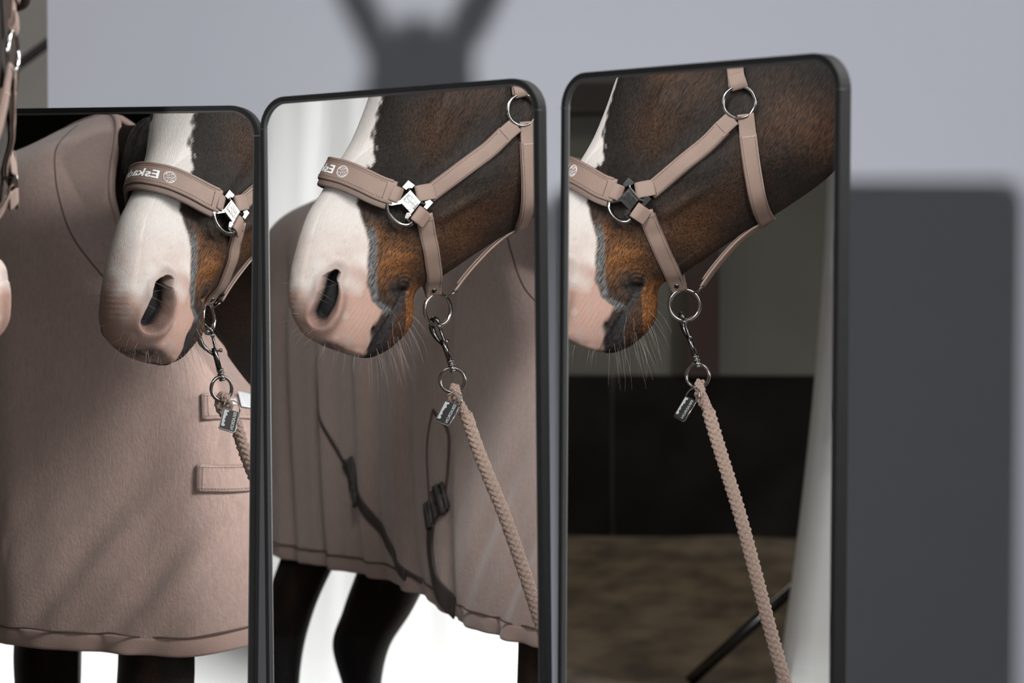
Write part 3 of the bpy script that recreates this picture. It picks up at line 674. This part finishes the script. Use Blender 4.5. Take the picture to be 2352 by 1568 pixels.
# --- square cheek fitting with its D-shaped half ring
def fitting(side):
    O_ = hw(-.097, .093 * side, .155); X = -Hf * 1.0; Y = Hu
    n_ = (He * side * .96 + Hf * .20 + Up * .13).normalized(); X = (X - n_ * X.dot(n_)).normalized(); Y = n_.cross(X) * (1 if side > 0 else -1)
    if Y.dot(Up) < 0: Y = -Y
    k = 1 / 1375.
    def p2(x, y, h=0): return O_ + X * ((x / 3.135 - 174) * k) + Y * ((356 - y / 3.135) * k) + n_ * (h + .001)
    root = None
    def prism(poly, h0, h1, bev=.0008):
        c = (sum(x for x, y in poly) / len(poly), sum(y for x, y in poly) / len(poly)); n = len(poly)
        ins = [(c[0] + (x - c[0]) * .93, c[1] + (y - c[1]) * .93) for x, y in poly]
        vs = [p2(x, y, h0) for x, y in poly] + [p2(x, y, h1 - bev) for x, y in poly] + [p2(x, y, h1) for x, y in ins]
        return vs, [tuple(range(n))[::-1]] + [(l*n+j, l*n+(j+1) % n, (l+1)*n+(j+1) % n, (l+1)*n+j) for l in range(2) for j in range(n)] + [tuple(2*n + j for j in range(n))]
    mb = MB()
    mb.add(*prism([(531, 1030), (608, 1122), (535, 1212), (447, 1112)], -.001, .0042))
    mb.add(*prism([(518, 962), (566, 1000), (545, 1022), (520, 1018), (500, 1034), (472, 1012)], -.001, .0040))      # top lug
    mb.add(*prism([(672, 1104), (694, 1126), (646, 1178), (622, 1160), (640, 1140), (632, 1118)], -.001, .0040))   # right lug
    for a, b in (((522, 1010), (526, 1040)), ((600, 1124), (640, 1138))): mb.add(*tube([p2(*a, .0015), p2(*b, .0015)], .0022, 8))
    mb.add(*prism([(362, 1108), (400, 1118), (455, 1108), (470, 1134), (420, 1142), (396, 1146), (372, 1140)], -.001, .0040))
    mb.add(*prism([(500, 1196), (530, 1196), (536, 1216), (508, 1244), (486, 1238), (492, 1214)], -.001, .0040))
    dpts = [(372, 1122), (366, 1150), (371, 1185), (388, 1221), (414, 1250), (446, 1272), (482, 1284), (516, 1283), (541, 1268)]
    P2 = cat_curve([(x, y, 0) for x, y in dpts], 30); mb.add(*tube([p2(x, y, .0012) for x, y, _ in P2], .0036, 14)); mb.add(*tube([p2(x, y, .0012) for x, y in ((497, 1236), (520, 1262), (541, 1268))], .0028, 8))
    g = mb.build('cheek_fitting', steel_m, halter, smooth=False)
    pan = [(515, 1066), (582, 1132), (560, 1172), (488, 1100)]
    mk('panel_recess', *prism([(520, 1058), (588, 1136), (556, 1178), (478, 1104)], .003, .00445, .0002), dark_steel, g, smooth=False)
    tv, tf = text_mesh('ESKA', .0085, .0003); tv2, tf2 = text_mesh('DRON', .0085, .0003)
    ax = (p2(570, 1150) - p2(500, 1075)).normalized(); ay = n_.cross(ax) * (1 if side < 0 else 1)
    cc = (p2(520, 1058) + p2(588, 1136) + p2(556, 1178) + p2(478, 1104)) / 4
    mb = MB()
    if ay.dot(Up) < 0: ay = -ay
    ax = ay.cross(n_)
    for tvv, tff, dy in ((tv, tf, .0008), (tv2, tf2, -.0068)):
        xs = [v[0] for v in tvv]; w_ = max(xs) - min(xs)
        mb.add([cc + ax * ((v[0] - min(xs)) / w_ - .5) * .0175 + ay * (v[1] * .8 + dy) + n_ * (.0060 - (cc - O_).dot(n_)) for v in tvv], tff)
    mb.build('engraving', bright_steel, g, smooth=False)
    return O_, n_, p2
FR_ = {s_: fitting(s_) for s_ in (1, -1)}

def keeper(name, A, B, nA, wd, parent, th=.0045):
    """folded leather loop from strap end A round a metal bar at B"""
    A = V(A); B = V(B); d = (B - A).normalized(); nn = (nA - d * nA.dot(d)).normalized()
    L = (B - A).length; C = [A + nn * .0035, A + d * L * .4 + nn * .0040, A + d * L * .8 + nn * .0038, B + nn * .0022, B + d * .0035 - nn * .0005, B + d * .001 - nn * .0035, A + d * L * .5 - nn * .0035]
    P = [V(p) for p in cat_curve(C, 22)]; N = []
    for i in range(len(P)):
        t = (P[min(i+1, len(P)-1)] - P[max(i-1, 0)]).normalized(); s_ = nn.cross(d); N.append(t.cross(s_) * -1 if False else s_.cross(t) * -1)
    if N[0].dot(nn) < 0: N = [-x for x in N]
    return mk(name, *ribbon(P, N, wd, th * .8), strap_m, parent)

SW = .0275
for s_ in (1, -1):
    O_, n_, p2 = FR_[s_]
    # noseband end loop
    A = hw(-.066, .0935 * s_, .1615); 
    keeper('noseband_loop', C[2 if s_ > 0 else -3] - n_ * .001, p2(450, 1073, .001), n_, .027, nb)
    # cheek strap up to the ring
    cs = [(-.125, .090 * s_, .166), (-.150, .094 * s_, .186), (-.19, .104 * s_, .218), (-.225, .110 * s_, .245), (-.252, .113 * s_, .272), (-.268, .115 * s_, .286)]
    C1, N1 = path(cs, 50, .0060); st = mk('cheek_strap', *ribbon(C1, N1, SW, .0050), strap_m, halter)
    mb = MB(); stitches(mb, C1, N1, SW, .0050, i0=2, i1=43); cross_stitch(mb, C1, N1, 2, SW, .005); cross_stitch(mb, C1, N1, 42, SW, .005)
    o = mb.build('stitching', thread_m, st, smooth=False); o['kind'] = 'stuff'
    C1b = [c - n__ * .0035 for c, n__ in zip(C1, N1)]; mk('backing', *ribbon(C1b[:44], N1[:44], SW + .0025, .0030), strap_dk, st)
    keeper('cheek_loop', C1[3], p2(590, 1060, .001), n_, SW, st)
    # chin strap down to the lower ring
    ch = [(-.1175, .095 * s_, .134), (-.125, .084 * s_, .110), (-.134, .065 * s_, .083), (-.142, .046 * s_, .058), (-.150, .027 * s_, .034), (-.157, .010 * s_, .012), (-.162, .001 * s_ - .008, -.003)]
    P = [V(p) for p in cat_curve([hw(*c) for c in ch], 44)]; Nc = []
    for p in P:
        q_, nn = snap(p); Nc.append(((p - hw(-.14, 0, .10)).normalized() * .2 + He * s_ * 1.0 - Hf * .02 - Up * .42).normalized())
    P = [p if (p - snap(p)[0]).dot(snap(p)[1]) > .005 else snap(p, .0055)[0] for p in P]
    for _ in range(5): P = [P[0]] + [(P[i-1] + P[i] * 2 + P[i+1]) / 4 for i in range(1, 43)] + [P[-1]]
    st = mk('chin_strap', *ribbon(P, Nc, SW, .0050), strap_m, halter)
    mb = MB(); stitches(mb, P, Nc, SW, .0050, i0=3, i1=42); cross_stitch(mb, P, Nc, 3, SW, .005)
    o = mb.build('stitching', thread_m, st, smooth=False); o['kind'] = 'stuff'
    mk('backing', *ribbon([c - n__ * .0035 for c, n__ in zip(P, Nc)][2:43], Nc[2:43], SW + .002, .003), strap_dk, st)
    keeper('chin_loop', P[3], p2(578, 1204, .001), n_, SW, st)
    mb = MB(); q_ = P[-5] + Nc[-5] * .0026; mb.add(*tube([q_, q_ + Nc[-5] * .0016], .0042, 14)); mb.build('rivet', dark_steel, st)
    # ring under the ear side
    rc = hw(-.278, .1165 * s_, .311); a1 = (Hf * 1 + He * s_ * .25).normalized(); n0_ = (He * s_ - Hf * .12).normalized(); a1 = (Hf - n0_ * Hf.dot(n0_)).normalized(); a2 = n0_.cross(a1)
    rc = snap(rc, .0115)[0]
    mk('cheek_ring', *tube(ring_pts(rc, a1, a2, .0262, n=48), .0030, 10, True), bright_steel, halter)
    # throat strap
    ts = [(-.288, .113 * s_, .292), (-.290, .110 * s_, .272), (-.294, .105 * s_, .232), (-.299, .095 * s_, .192), (-.304, .078 * s_, .156), (-.308, .050 * s_, .132), (-.310, .022 * s_, .121), (-.310, .002 * s_, .119)]
    C2, N2 = path(ts, 56, .0060); st = mk('throat_strap', *ribbon(C2, N2, SW, .0050), strap_m, halter)
    mb = MB(); stitches(mb, C2, N2, SW, .0050, i0=8, i1=54)
    o = mb.build('stitching', thread_m, st, smooth=False); o['kind'] = 'stuff'
    mb = MB(); cross_stitch(mb, C2, N2, 9, SW, .005); o = mb.build('end_stitching', thread_l, st, smooth=False); o['kind'] = 'stuff'
    mk('backing', *ribbon([c - n__ * .0035 for c, n__ in zip(C2, N2)][8:], N2[8:], SW + .002, .003), strap_dk, st)
    # crown strap over the poll
    cr = [(-.274, .114 * s_, .336), (-.272, .112 * s_, .36), (-.266, .110 * s_, .42), (-.272, .104 * s_, .47), (-.285, .090 * s_, .53), (-.290, .05 * s_, .585), (-.290, .0, .600)]
    C3, N3 = path(cr, 60, .0060); st = mk('crown_strap', *ribbon(C3, N3, SW, .0050), strap_m, halter)
    C4 = [c + n__ * .0050 for c, n__ in zip(C3, N3)][7:46]; lay = mk('strap_end', *ribbon(C4, N3[7:46], SW * .92, .0042), strap_m, st)
    mb = MB(); stitches(mb, C4, N3[7:46], SW * .92, .0042); cross_stitch(mb, C4, N3[7:46], 1, SW * .9, .0042)
    o = mb.build('stitching', thread_l, lay, smooth=False); o['kind'] = 'stuff'
    keeper('crown_loop', C3[4], rc + a2 * (.0262 if a2.dot(Up) > 0 else -.0262), N3[3], SW, st)
    mb = MB()
    q_ = C3[38] + N3[38] * .009; t_, nn, sd = frames(C3, N3)[38]
    mb.add(*tube([q_ + t_ * a + sd * b for a, b in ((-.014, -.019), (.014, -.019), (.014, .019), (-.014, .019))], .0022, 8, True)); mb.add(*tube([q_ - t_ * .014, q_ + t_ * .014 + nn * .002], .0016, 8))
    mb.build('buckle', steel_m, halter)
# rear jaw strap from the lower ring to the throat
js = [(-.200, -.010, .004), (-.215, -.008, .025), (-.240, -.004, .055), (-.268, 0, .084), (-.290, 0, .101), (-.312, 0, .112)]
P = [V(p) for p in cat_curve([hw(*c) for c in js], 30)]; nrm_ = (-Up * .8 - Hf * .5 + He * .22).normalized()
P = [p if (p - snap(p)[0]).dot(snap(p)[1]) > .003 else snap(p, .004)[0] for p in P]
js_ = mk('jaw_strap', *ribbon(P, [nrm_] * 30, [.017 + .006 * i / 29 for i in range(30)], .0042), strap_m, halter)
mk('jaw_strap_fold', *ribbon([p - nrm_ * .005 - Up * .001 for p in P[2:28]], [nrm_] * 26, .018, .0035), strap_dk, js_)
rc = hw(-.170, -.009, -.027)
rx = V((math.cos(R(-104)), math.sin(R(-104)), 0))
lr = mk('chin_ring', *tube(ring_pts(rc, rx, Up, .0265, n=48), .0033, 12, True), bright_steel, halter)
q0 = hw(-.202, -.012, .006); q1 = rc + rx * .017 + Up * .021
mk('link', *tube([q0 + He * .006, q1 + He * .004, q1 - He * .004 - Up * .003, q0 - He * .006], .0020, 8, True), steel_m, halter)

# ================================================================== LEAD ROPE
lead = empty('lead_rope', tuple(hw(-.19, 0, -.12)), 'plaited taupe lead rope with trigger hook and tag hanging from the headcollar', 'rope')
mb = MB()
top = rc - Up * .0265 - rx * .002; swv = hw(-.187, -.001, -.112); ax = (swv - top).normalized(); sx = V((math.cos(R(-15)), math.sin(R(-15)), 0))
sx = (sx - ax * sx.dot(ax)).normalized()
hk = [top + sx * .0085 - ax * .001, top + sx * .006 - ax * .0085, top - sx * .002 - ax * .0115, top - sx * .0115 - ax * .008, top - sx * .0175 + ax * .002, top - sx * .0165 + ax * .014, top - sx * .0095 + ax * .026, top + sx * .002 + ax * .038]
hp = cat_curve(hk, 32); mb.add(*tube(hp, [.0030 + .0022 * math.sin(min(1, i / 31 * 1.15) * math.pi) for i in range(32)], 10))
mb.add(*tube([top + sx * .0075 + ax * .000, top + sx * .0052 + ax * .060], .0026, 10))
mb.add(*tube([top + sx * .004 + ax * .026, top + sx * .0045 + ax * .066], [.0046, .0050], 12))
hook = mb.build('trigger_hook', dark_steel, lead)
mb = MB(); q_ = top + sx * .006 + ax * .032; mb.add(*tube([q_ + sx * .002, q_ + sx * .0092], .0020, 8)); mb.add(*tube([q_ + sx * .008, q_ + sx * .0115], .0034, 10))
mb.add(*tube([top + sx * .0075 + ax * .001, top + sx * .0072 + ax * .006], .0040, 10)); mb.build('thumb_catch', bright_steel, hook)
mb = MB(); sb = top + sx * .0052 + ax * .068
for d0, d1, r_ in ((-.004, .0, .0062), (0, .003, .0050), (.003, .006, .0064), (.006, .016, .0046), (.0135, .017, .0058)): mb.add(*tube([sb + ax * d0, sb + ax * d1], r_, 16))
mb.build('swivel', steel_m, lead)
lc = hw(-.190, .0, -.131); lx = V((math.cos(R(-69)), math.sin(R(-69)), 0))
lc = sb + ax * .010 - Up * .0205
mk('lead_ring', *tube(ring_pts(lc, lx, Up, .0212, .0206, n=48), .0031, 12, True), steel_m, lead)
# braid
rp = [lc - Up * .016 + He * .007, lc - Up * .0245 - He * .004] 
rw = [hw(-.200, .012, -.178), hw(-.2135, .025, -.205), hw(-.226, .032, -.245), hw(-.242, .044, -.292), hw(-.268, .068, -.365), hw(-.300, .098, -.470), hw(-.335, .125, -.590), hw(-.378, .150, -.720)]
rest = [hw(-.50, .20, -.95), V((-.62, 2.55, -1.12)), V((-.70, 2.25, -1.24)), V((-.72, 1.95, -1.283)), V((-.62, 1.6, -1.285)), V((-.78, 1.3, -1.285)), V((-1.0, 1.2, -1.285))]
def braid(name, ctrl, Rr, sr, pitch, nstr, mats, parent, n):
    P = [V(p) for p in cat_curve(ctrl, n)]; F_ = []; nrm = None
    for i in range(n):
        t = (P[min(i+1, n-1)] - P[max(i-1, 0)]).normalized()
        if nrm is None: nrm = t.orthogonal().normalized()
        nrm = (nrm - t * nrm.dot(t)).normalized(); F_.append((nrm.copy(), t.cross(nrm)))
    d = [0]
    for i in range(1, n): d.append(d[-1] + (P[i] - P[i-1]).length)
    mb = MB()
    for s_ in range(nstr):
        di = 1 if s_ % 2 == 0 else -1; ph = 2 * math.pi * (s_ // 2) / (nstr // 2)
        pts = []
        for i in range(n):
            a = ph + di * 2 * math.pi * d[i] / pitch; r_ = Rr + sr * .50 * di * math.cos(nstr / 2 * a)
            pts.append(P[i] + F_[i][0] * math.cos(a) * r_ + F_[i][1] * math.sin(a) * r_)
        v_, f_ = tube(pts, sr, 8); mb.add(v_, f_, s_ % 2 if len(mats) > 1 else 0)
    # core so that no light shows through
    v_, f_ = tube(P, Rr * .80, 8); mb.add(v_, f_, len(mats) - 1)
    return mb.build(name, mats, parent)
braid('rope', rw[1:] + rest, .0058, .0046, .044, 8, [rope_m, rope_m], lead, 1150)
braid('rope_eye', [lc - Up * .0180 + He * .006 - Hf*.004, lc - Up * .030 + He * .011- Hf*.006, rw[0] + He * .002, rw[1] - He*.001, rw[2]], .0046, .0032, .036, 8, [rope_m, rope_dk], lead, 90)
braid('rope_eye', [lc - Up * .0180 + He * .006- Hf*.004, lc - Up * .013 + He * .000- Hf*.004, lc - Up * .022 - He * .008- Hf*.004, rw[0] - He * .010 + Hf*.004, rw[1] - He * .007], .0046, .0032, .036, 8, [rope_m, rope_dk], lead, 80)
tag_print = mat('grey_enamel', (0.30, 0.31, 0.32), .4, var=(300, (0.25, 0.26, 0.27), .4, .6))
# tag: small flat plate on a wire loop
tc_ = hw(-.176, .040, -.200); ty = (hw(-.196, .030, -.170) - hw(-.165, .042, -.223)).normalized()     # long axis (up)
tn = (He * .72 + Hf * .69).normalized(); tn = (tn - ty * tn.dot(ty)).normalized(); tx = tn.cross(ty)
if tx.dot(Hf) > 0: tx = -tx
hw_, hh_ = .0145, .0205
ol = [(hw_ * a, hh_ * b) for a, b in ((-1, 1), (-1, -.88), (-.88, -1), (.88, -1), (1, -.88), (1, 1))]
vs = [tc_ + tx * x + ty * y - tn * .0012 for x, y in ol] + [tc_ + tx * x + ty * y + tn * .0012 for x, y in ol]
tag = mk('tag', vs, [tuple(range(6)), tuple(range(11, 5, -1))] + [(j, j + 6, (j + 1) % 6 + 6, (j + 1) % 6) for j in range(6)], dark_steel, lead, smooth=False)
mk('tag_face', [tc_ + tx * x * .93 + ty * y * .95 + tn * .0016 for x, y in ol], [(0, 1, 2, 3, 4, 5)], mat('black_enamel', (0.012, 0.012, 0.012), .6, spec=.15, var=(50, (.014, .014, .014), .3, .7)), tag, smooth=False)
mk('tag_wire', *tube([tc_ + tx * x + ty * y for x, y in ((-.0145, .019), (-.0140, .031), (-.008, .0375), (0, .0395), (.008, .0375), (.0140, .031), (.0145, .019))], .0013, 8), bright_steel, tag)
mk('tag_edge', *tube([tc_ + tx * x + ty * y for x, y in ((.0148, .0205), (.0148, -.0185), (.0128, -.0208), (-.0128, -.0208), (-.0148, -.0185))], .0012, 8), bright_steel, tag)
tv, tf = text_mesh('ESKADRON', .0092, .00016); xs = [v[0] for v in tv]; W_ = max(xs) - min(xs)
# reads upwards along the edge of the plate nearest the rope
vx = -ty; vy = tn.cross(vx)
yb = tx if vy.dot(tx) > 0 else -tx
mk('tag_lettering', [tc_ + vx * ((v[0] - min(xs)) / W_ - .5) * .035 + vy * (v[1] * .85) + tx * .0112 * 0 + (vy * -1 if False else vy) * (.0030 if vy.dot(tx) > 0 else -.0100) + tn * .0019 for v in tv], tf, tag_print, tag, smooth=False)
mb = MB()   # emblem: white field with dark rider silhouettes
def tp(x, y, h=.0018): return tc_ + tx * x + ty * y + tn * h
step = [(-.0120, .0175), (-.0035, .0175), (-.0038, .0145), (-.0075, .0125), (-.0060, .0105), (-.0046, .0075), (-.0075, .0055), (-.0066, .0020), (-.0085, .0005), (-.0070, -.0035), (-.0062, -.0060), (-.0086, -.0075), (-.0065, -.0105), (-.0050, -.0120), (-.0068, -.0150), (-.0045, -.0172), (-.0120, -.0172)]
for i in range(2, len(step) - 2):
    a, b = step[i - 1], step[i]; mb.add([tp(-.0120, a[1]), tp(*a), tp(*b), tp(-.0120, b[1])], [(0, 1, 2, 3)])
mb.build('tag_emblem', tag_print, tag, smooth=False)

# ================================================================== RUG
rug = empty('horse_rug', (-1.9, 2.585, -.66), 'taupe fleece rug covering the horse from neck to belly', 'rug')
CY0 = 2.585
# control columns: rows = top, upper, shoulder, mid, low, hem (x, dy, z), left side; from chest centre to rump
COLS = [
 [(-1.010, 0, -.19), (-.935, 0, -.25), (-.880, 0, -.34), (-.866, 0, -.45), (-.872, 0, -.52), (-.880, 0, -.580)],
 [(-1.025, .085, -.155), (-.945, .10, -.225), (-.890, .12, -.33), (-.874, .13, -.45), (-.880, .13, -.52), (-.888, .13, -.592)],
 [(-1.050, .170, -.080), (-.975, .21, -.17), (-.930, .235, -.29), (-.915, .240, -.44), (-.922, .24, -.54), (-.935, .235, -.616)],
 [(-1.090, .213, -.015), (-1.04, .265, -.10), (-1.00, .300, -.25), (-.995, .312, -.42), (-1.00, .312, -.55), (-1.01, .308, -.640)],
 [(-1.20, .225, .055), (-1.17, .29, -.02), (-1.14, .322, -.19), (-1.13, .332, -.39), (-1.13, .335, -.54), (-1.14, .330, -.642)],
 [(-1.33, .170, .225), (-1.32, .275, .115), (-1.31, .320, -.09), (-1.30, .335, -.35), (-1.30, .338, -.53), (-1.30, .332, -.642)],
 [(-1.465, 0, .420), (-1.47, .225, .285), (-1.49, .310, .0), (-1.50, .326, -.33), (-1.50, .326, -.52), (-1.50, .318, -.640)],
 [(-1.72, 0, .355), (-1.72, .235, .245), (-1.72, .315, -.02), (-1.72, .325, -.32), (-1.72, .320, -.52), (-1.72, .308, -.626)],
 [(-2.05, 0, .285), (-2.05, .25, .19), (-2.05, .320, -.05), (-2.05, .325, -.32), (-2.05, .320, -.52), (-2.05, .306, -.622)],
 [(-2.42, 0, .300), (-2.42, .26, .20), (-2.42, .325, -.03), (-2.42, .328, -.30), (-2.42, .325, -.51), (-2.42, .318, -.632)],
 [(-2.75, 0, .330), (-2.75, .285, .225), (-2.75, .338, -.0), (-2.75, .335, -.30), (-2.75, .33, -.50), (-2.75, .328, -.645)],
 [(-3.05, 0, .290), (-3.06, .275, .19), (-3.08, .330, -.02), (-3.09, .33, -.30), (-3.10, .325, -.50), (-3.10, .32, -.645)],
 [(-3.27, 0, .19), (-3.30, .20, .12), (-3.33, .24, -.05), (-3.34, .25, -.30), (-3.34, .25, -.50), (-3.34, .25, -.645)],
]
cc_ = np.array(COLS)                                        # col,row,3
nc = 300; nr = 150
kx = np.r_[0, np.cumsum(np.linalg.norm(np.diff(cc_[:, 3], axis=0), axis=1))]; xs_ = np.linspace(0, kx[-1], nc)
dense = np.stack([[hermite(kx, cc_[:, r_, c], xs_) for r_ in range(6)] for c in range(3)], -1)   # row, nc, 3
G = np.zeros((nc, nr, 3))
rk = np.array([0, .18, .42, .66, .84, 1.0]); rr_ = np.linspace(0, 1, nr)
for i in range(nc):
    for c in range(3): G[i, :, c] = hermite(rk, dense[:, i, c], rr_)
def drapefolds(G, side):
    out = G.copy(); n_c, n_r = G.shape[:2]
    du = np.gradient(G, axis=0); dv = np.gradient(G, axis=1); nn = np.cross(du, dv); nn /= np.linalg.norm(nn, axis=2)[..., None] + 1e-9
    mid_ = nn[n_c // 2, n_r // 2]
    if mid_[1] < 0: nn = -nn
    for i in range(n_c):
        for j in range(n_r):
            x, y, z = G[i, j]; t = j / (n_r - 1)
            fl_ = 1 / (1 + math.exp((x + 1.42) * 16))              # flank hangs in vertical folds
            a = .0075 * fl_ * min(1, t * 2.2) * (math.sin(x * 26 + z * 2.5 + side) + .55 * math.sin(x * 47 + 1.4 + z * 3))
            a += .010 * noise.noise(V((x * 3.2, z * 2.0, side * 5))) * min(1, t * 3)
            # diagonal drag lines low on the shoulder, running up towards the chest fastening
            if x > -1.45:
                s_ = (x + 1.2) * 1.0 - (z + .45) * .9
                wgt = math.exp(-((x + 1.15) / .30) ** 2) * max(0, min(1, (-z - .25) * 4))
                a += .0065 * wgt * (math.sin(s_ * 34) + .5 * math.sin(s_ * 61 + 1))
            out[i, j] += nn[i, j] * a
    return out
m_f = drapefolds(G, 1.0)
def to_world(Gs, s_):
    o_ = Gs.copy(); o_[..., 1] = CY0 + s_ * Gs[..., 1]; return o_
Lg = to_world(m_f, 1); Rg = to_world(drapefolds(G, 2.3), -1)
for i in range(nc):          # make both sides meet where the top row lies on the spine and down the chest
    pass
Rg[:, 0] = np.where((G[:, 0, 1] < .004)[:, None], Lg[:, 0], Rg[:, 0]); Rg[0] = Lg[0]
def rug_side(Gw, name, flip):
    n_c, n_r = Gw.shape[:2]; vs = Gw.reshape(-1, 3); F_ = grid_faces(n_c, n_r, False)
    if flip: F_ = [f_[::-1] for f_ in F_]
    return vs, F_
mb = MB(); v_, f_ = rug_side(Lg, 'l', False); mb.add(v_, f_); v_, f_ = rug_side(Rg, 'r', True); mb.add(v_, f_)
sh = mb.build('rug_shell', fleece_m, rug); md = sh.modifiers.new('thick', 'SOLIDIFY'); md.thickness = .005; md.offset = 0
rbvh = BVHTree.FromPolygons([V(p) for p in mb.v], mb.f)
RC = V((-1.9, CY0, -.2))
def rsnap(p, off=0.0):
    q_, n_, i_, d_ = rbvh.find_nearest(V(p)); n_ = n_.normalized(); ref = V((q_.x if q_.x < -1.25 else -1.25, CY0, min(q_.z, .1)))
    if n_.dot(q_ - ref) < 0: n_ = -n_
    return q_ + n_ * off, n_
def rug_strip(name, P, wd, th, m, off=.004, parent=rug, n=None, sm_=3):
    P = [V(p) for p in P]; C = []; N = []
    for p in P: q_, nn = rsnap(p, off); C.append(q_); N.append(nn)
    for _ in range(sm_): C = [C[0]] + [(C[i-1] + C[i] * 2 + C[i+1]) / 4 for i in range(1, len(C)-1)] + [C[-1]]; N = [(N[max(i-1, 0)] + N[i] * 2 + N[min(i+1, len(N)-1)]).normalized() for i in range(len(N))]
    return mk(name, *ribbon(C, N, wd, th), m, parent), C, N
# hem band and its seam, neck binding
for Gw in (Lg, Rg):
    C = [V(p) + V((0, 0, .006)) for p in Gw[:, -1]]; N = []
    for i in range(nc):
        t = (C[min(i+1, nc-1)] - C[max(i-1, 0)]).normalized(); d_ = V(Gw[i, -1] - Gw[i, -6]).normalized(); n_ = t.cross(d_); 
        if n_.dot(C[i] - V((max(-3.1, min(-1.2, C[i].x)), CY0, C[i].z))) < 0: n_ = -n_
        N.append(n_)
    mk('hem', *ribbon(C, N, .036, .010), fleece_dk, rug)
    mk('hem_seam', *ribbon([c + V((0, 0, .0195)) + n_ * .0078 for c, n_ in zip(C, N)], N, .0034, .0026), seam_m, rug)
    C = [V(p) for p in Gw[:int(nc * .40), 0]]; k_ = [i for i in range(len(C)) if C[i].x > -1.50]; C = [C[i] for i in k_]
    mk('neck_binding', *tube(C, .0075, 10), fleece_dk, rug)
    # curved shoulder seam
    sd = 1 if Gw is Lg else -1
    ctrl = [(-1.53, CY0 + sd * .05, .42), (-1.50, CY0 + sd * .12, .385), (-1.46, CY0 + sd * .19, .29), (-1.40, CY0 + sd * .25, .225), (-1.34, CY0 + sd * .285, .155), (-1.26, CY0 + sd * .305, .09), (-1.19, CY0 + sd * .31, .040), (-1.12, CY0 + sd * .28, -.015)]
    rug_strip('shoulder_seam', cat_curve(ctrl, 80), .0035, .003, seam_m, .0015)
# chest fastenings: two padded tabs with white care label
def tab(c0, c1, wd, th, name='chest_tab', m=fleece_m):
    P = [V(c0).lerp(V(c1), i / 23) for i in range(24)]
    o, C, N = rug_strip(name, P, wd, th, m, .006); mb = MB(); stitches(mb, C, N, wd - .006, th, inset=.003, pitch=.006, L=.004); cross_stitch(mb, C, N, 1, wd - .008, th)
    st_ = mb.build('stitching', seam_m, o, smooth=False); st_['kind'] = 'stuff'; return o, C, N
tab((-1.012, CY0 + .31, -.316), (-.87, CY0 + .02, -.33), .052, .010)
tab((-1.012, CY0 + .30, -.180), (-.90, CY0 + .02, -.215), .052, .010)
rug_strip('care_label', [V((-.978, CY0 + .235, -.172)).lerp(V((-.93, CY0 + .15, -.176)), i / 9) for i in range(10)], .034, .0015, mat('label_white', (.78, .80, .84), .6, var=(300, (.74, .76, .8), .3, .7)), .014)
rug_strip('label_loop', [V((-.995, CY0 + .258, -.180)).lerp(V((-.985, CY0 + .240, -.180)), i / 5) for i in range(6)], .012, .0015, print_m, .014)
# crossed surcingles on the left flank
YL = CY0 + .34
def W3(l): return [V((x, YL, z)) for x, z in l]
rug_strip('surcingle', cat_curve(W3([(-2.45, -.20), (-2.386, -.281), (-2.19, -.418), (-1.99, -.530), (-1.75, -.61)]), 50), .010, .004, black_strap, .004)
rug_strip('surcingle', cat_curve(W3([(-2.24, -.385), (-2.12, -.455), (-1.96, -.545), (-1.80, -.60)]), 40), .026, .005, black_strap, .007)
rug_strip('surcingle', cat_curve(W3([(-1.60, -.235), (-1.535, -.275), (-1.53, -.33), (-1.55, -.43), (-1.60, -.48)]), 40), .008, .004, seam_m, .004)
rug_strip('surcingle', cat_curve(W3([(-1.60, -.235), (-1.64, -.30), (-1.63, -.40), (-1.60, -.48)]), 40), .006, .003, seam_m, .004)
rug_strip('surcingle', cat_curve(W3([(-1.60, -.46), (-1.625, -.52), (-1.60, -.58), (-1.50, -.635)]), 30), .050, .005, black_strap, .006)
buckle_m = mat('black_buckle', (0.035, 0.033, 0.033), .6, var=(90, (.05, .047, .045), .3, .7))
def buckle(x, z, r_, up_=.012):
    q_, nn = rsnap((x, YL, z), up_); t_ = V((.5, 0, -.86)); t_ = (t_ - nn * t_.dot(nn)).normalized(); sd = nn.cross(t_)
    mb = MB(); mb.add(*tube([q_ + t_ * a + sd * b for a, b in ((-r_, -r_ * .8), (r_, -r_ * .8), (r_, r_ * .8), (-r_, r_ * .8))], .0045, 8, True)); mb.add(*box(q_, r_ * 1.2, r_ * .35, .006, t_, sd, nn)); mb.add(*tube([q_ - sd * r_ * .8, q_ + sd * r_ * .8], .004, 8))
    mb.build('buckle', buckle_m, rug)
buckle(-2.185, -.405, .030); buckle(-2.13, -.45, .020); buckle(-1.545, -.415, .026); buckle(-1.60, -.452, .022)
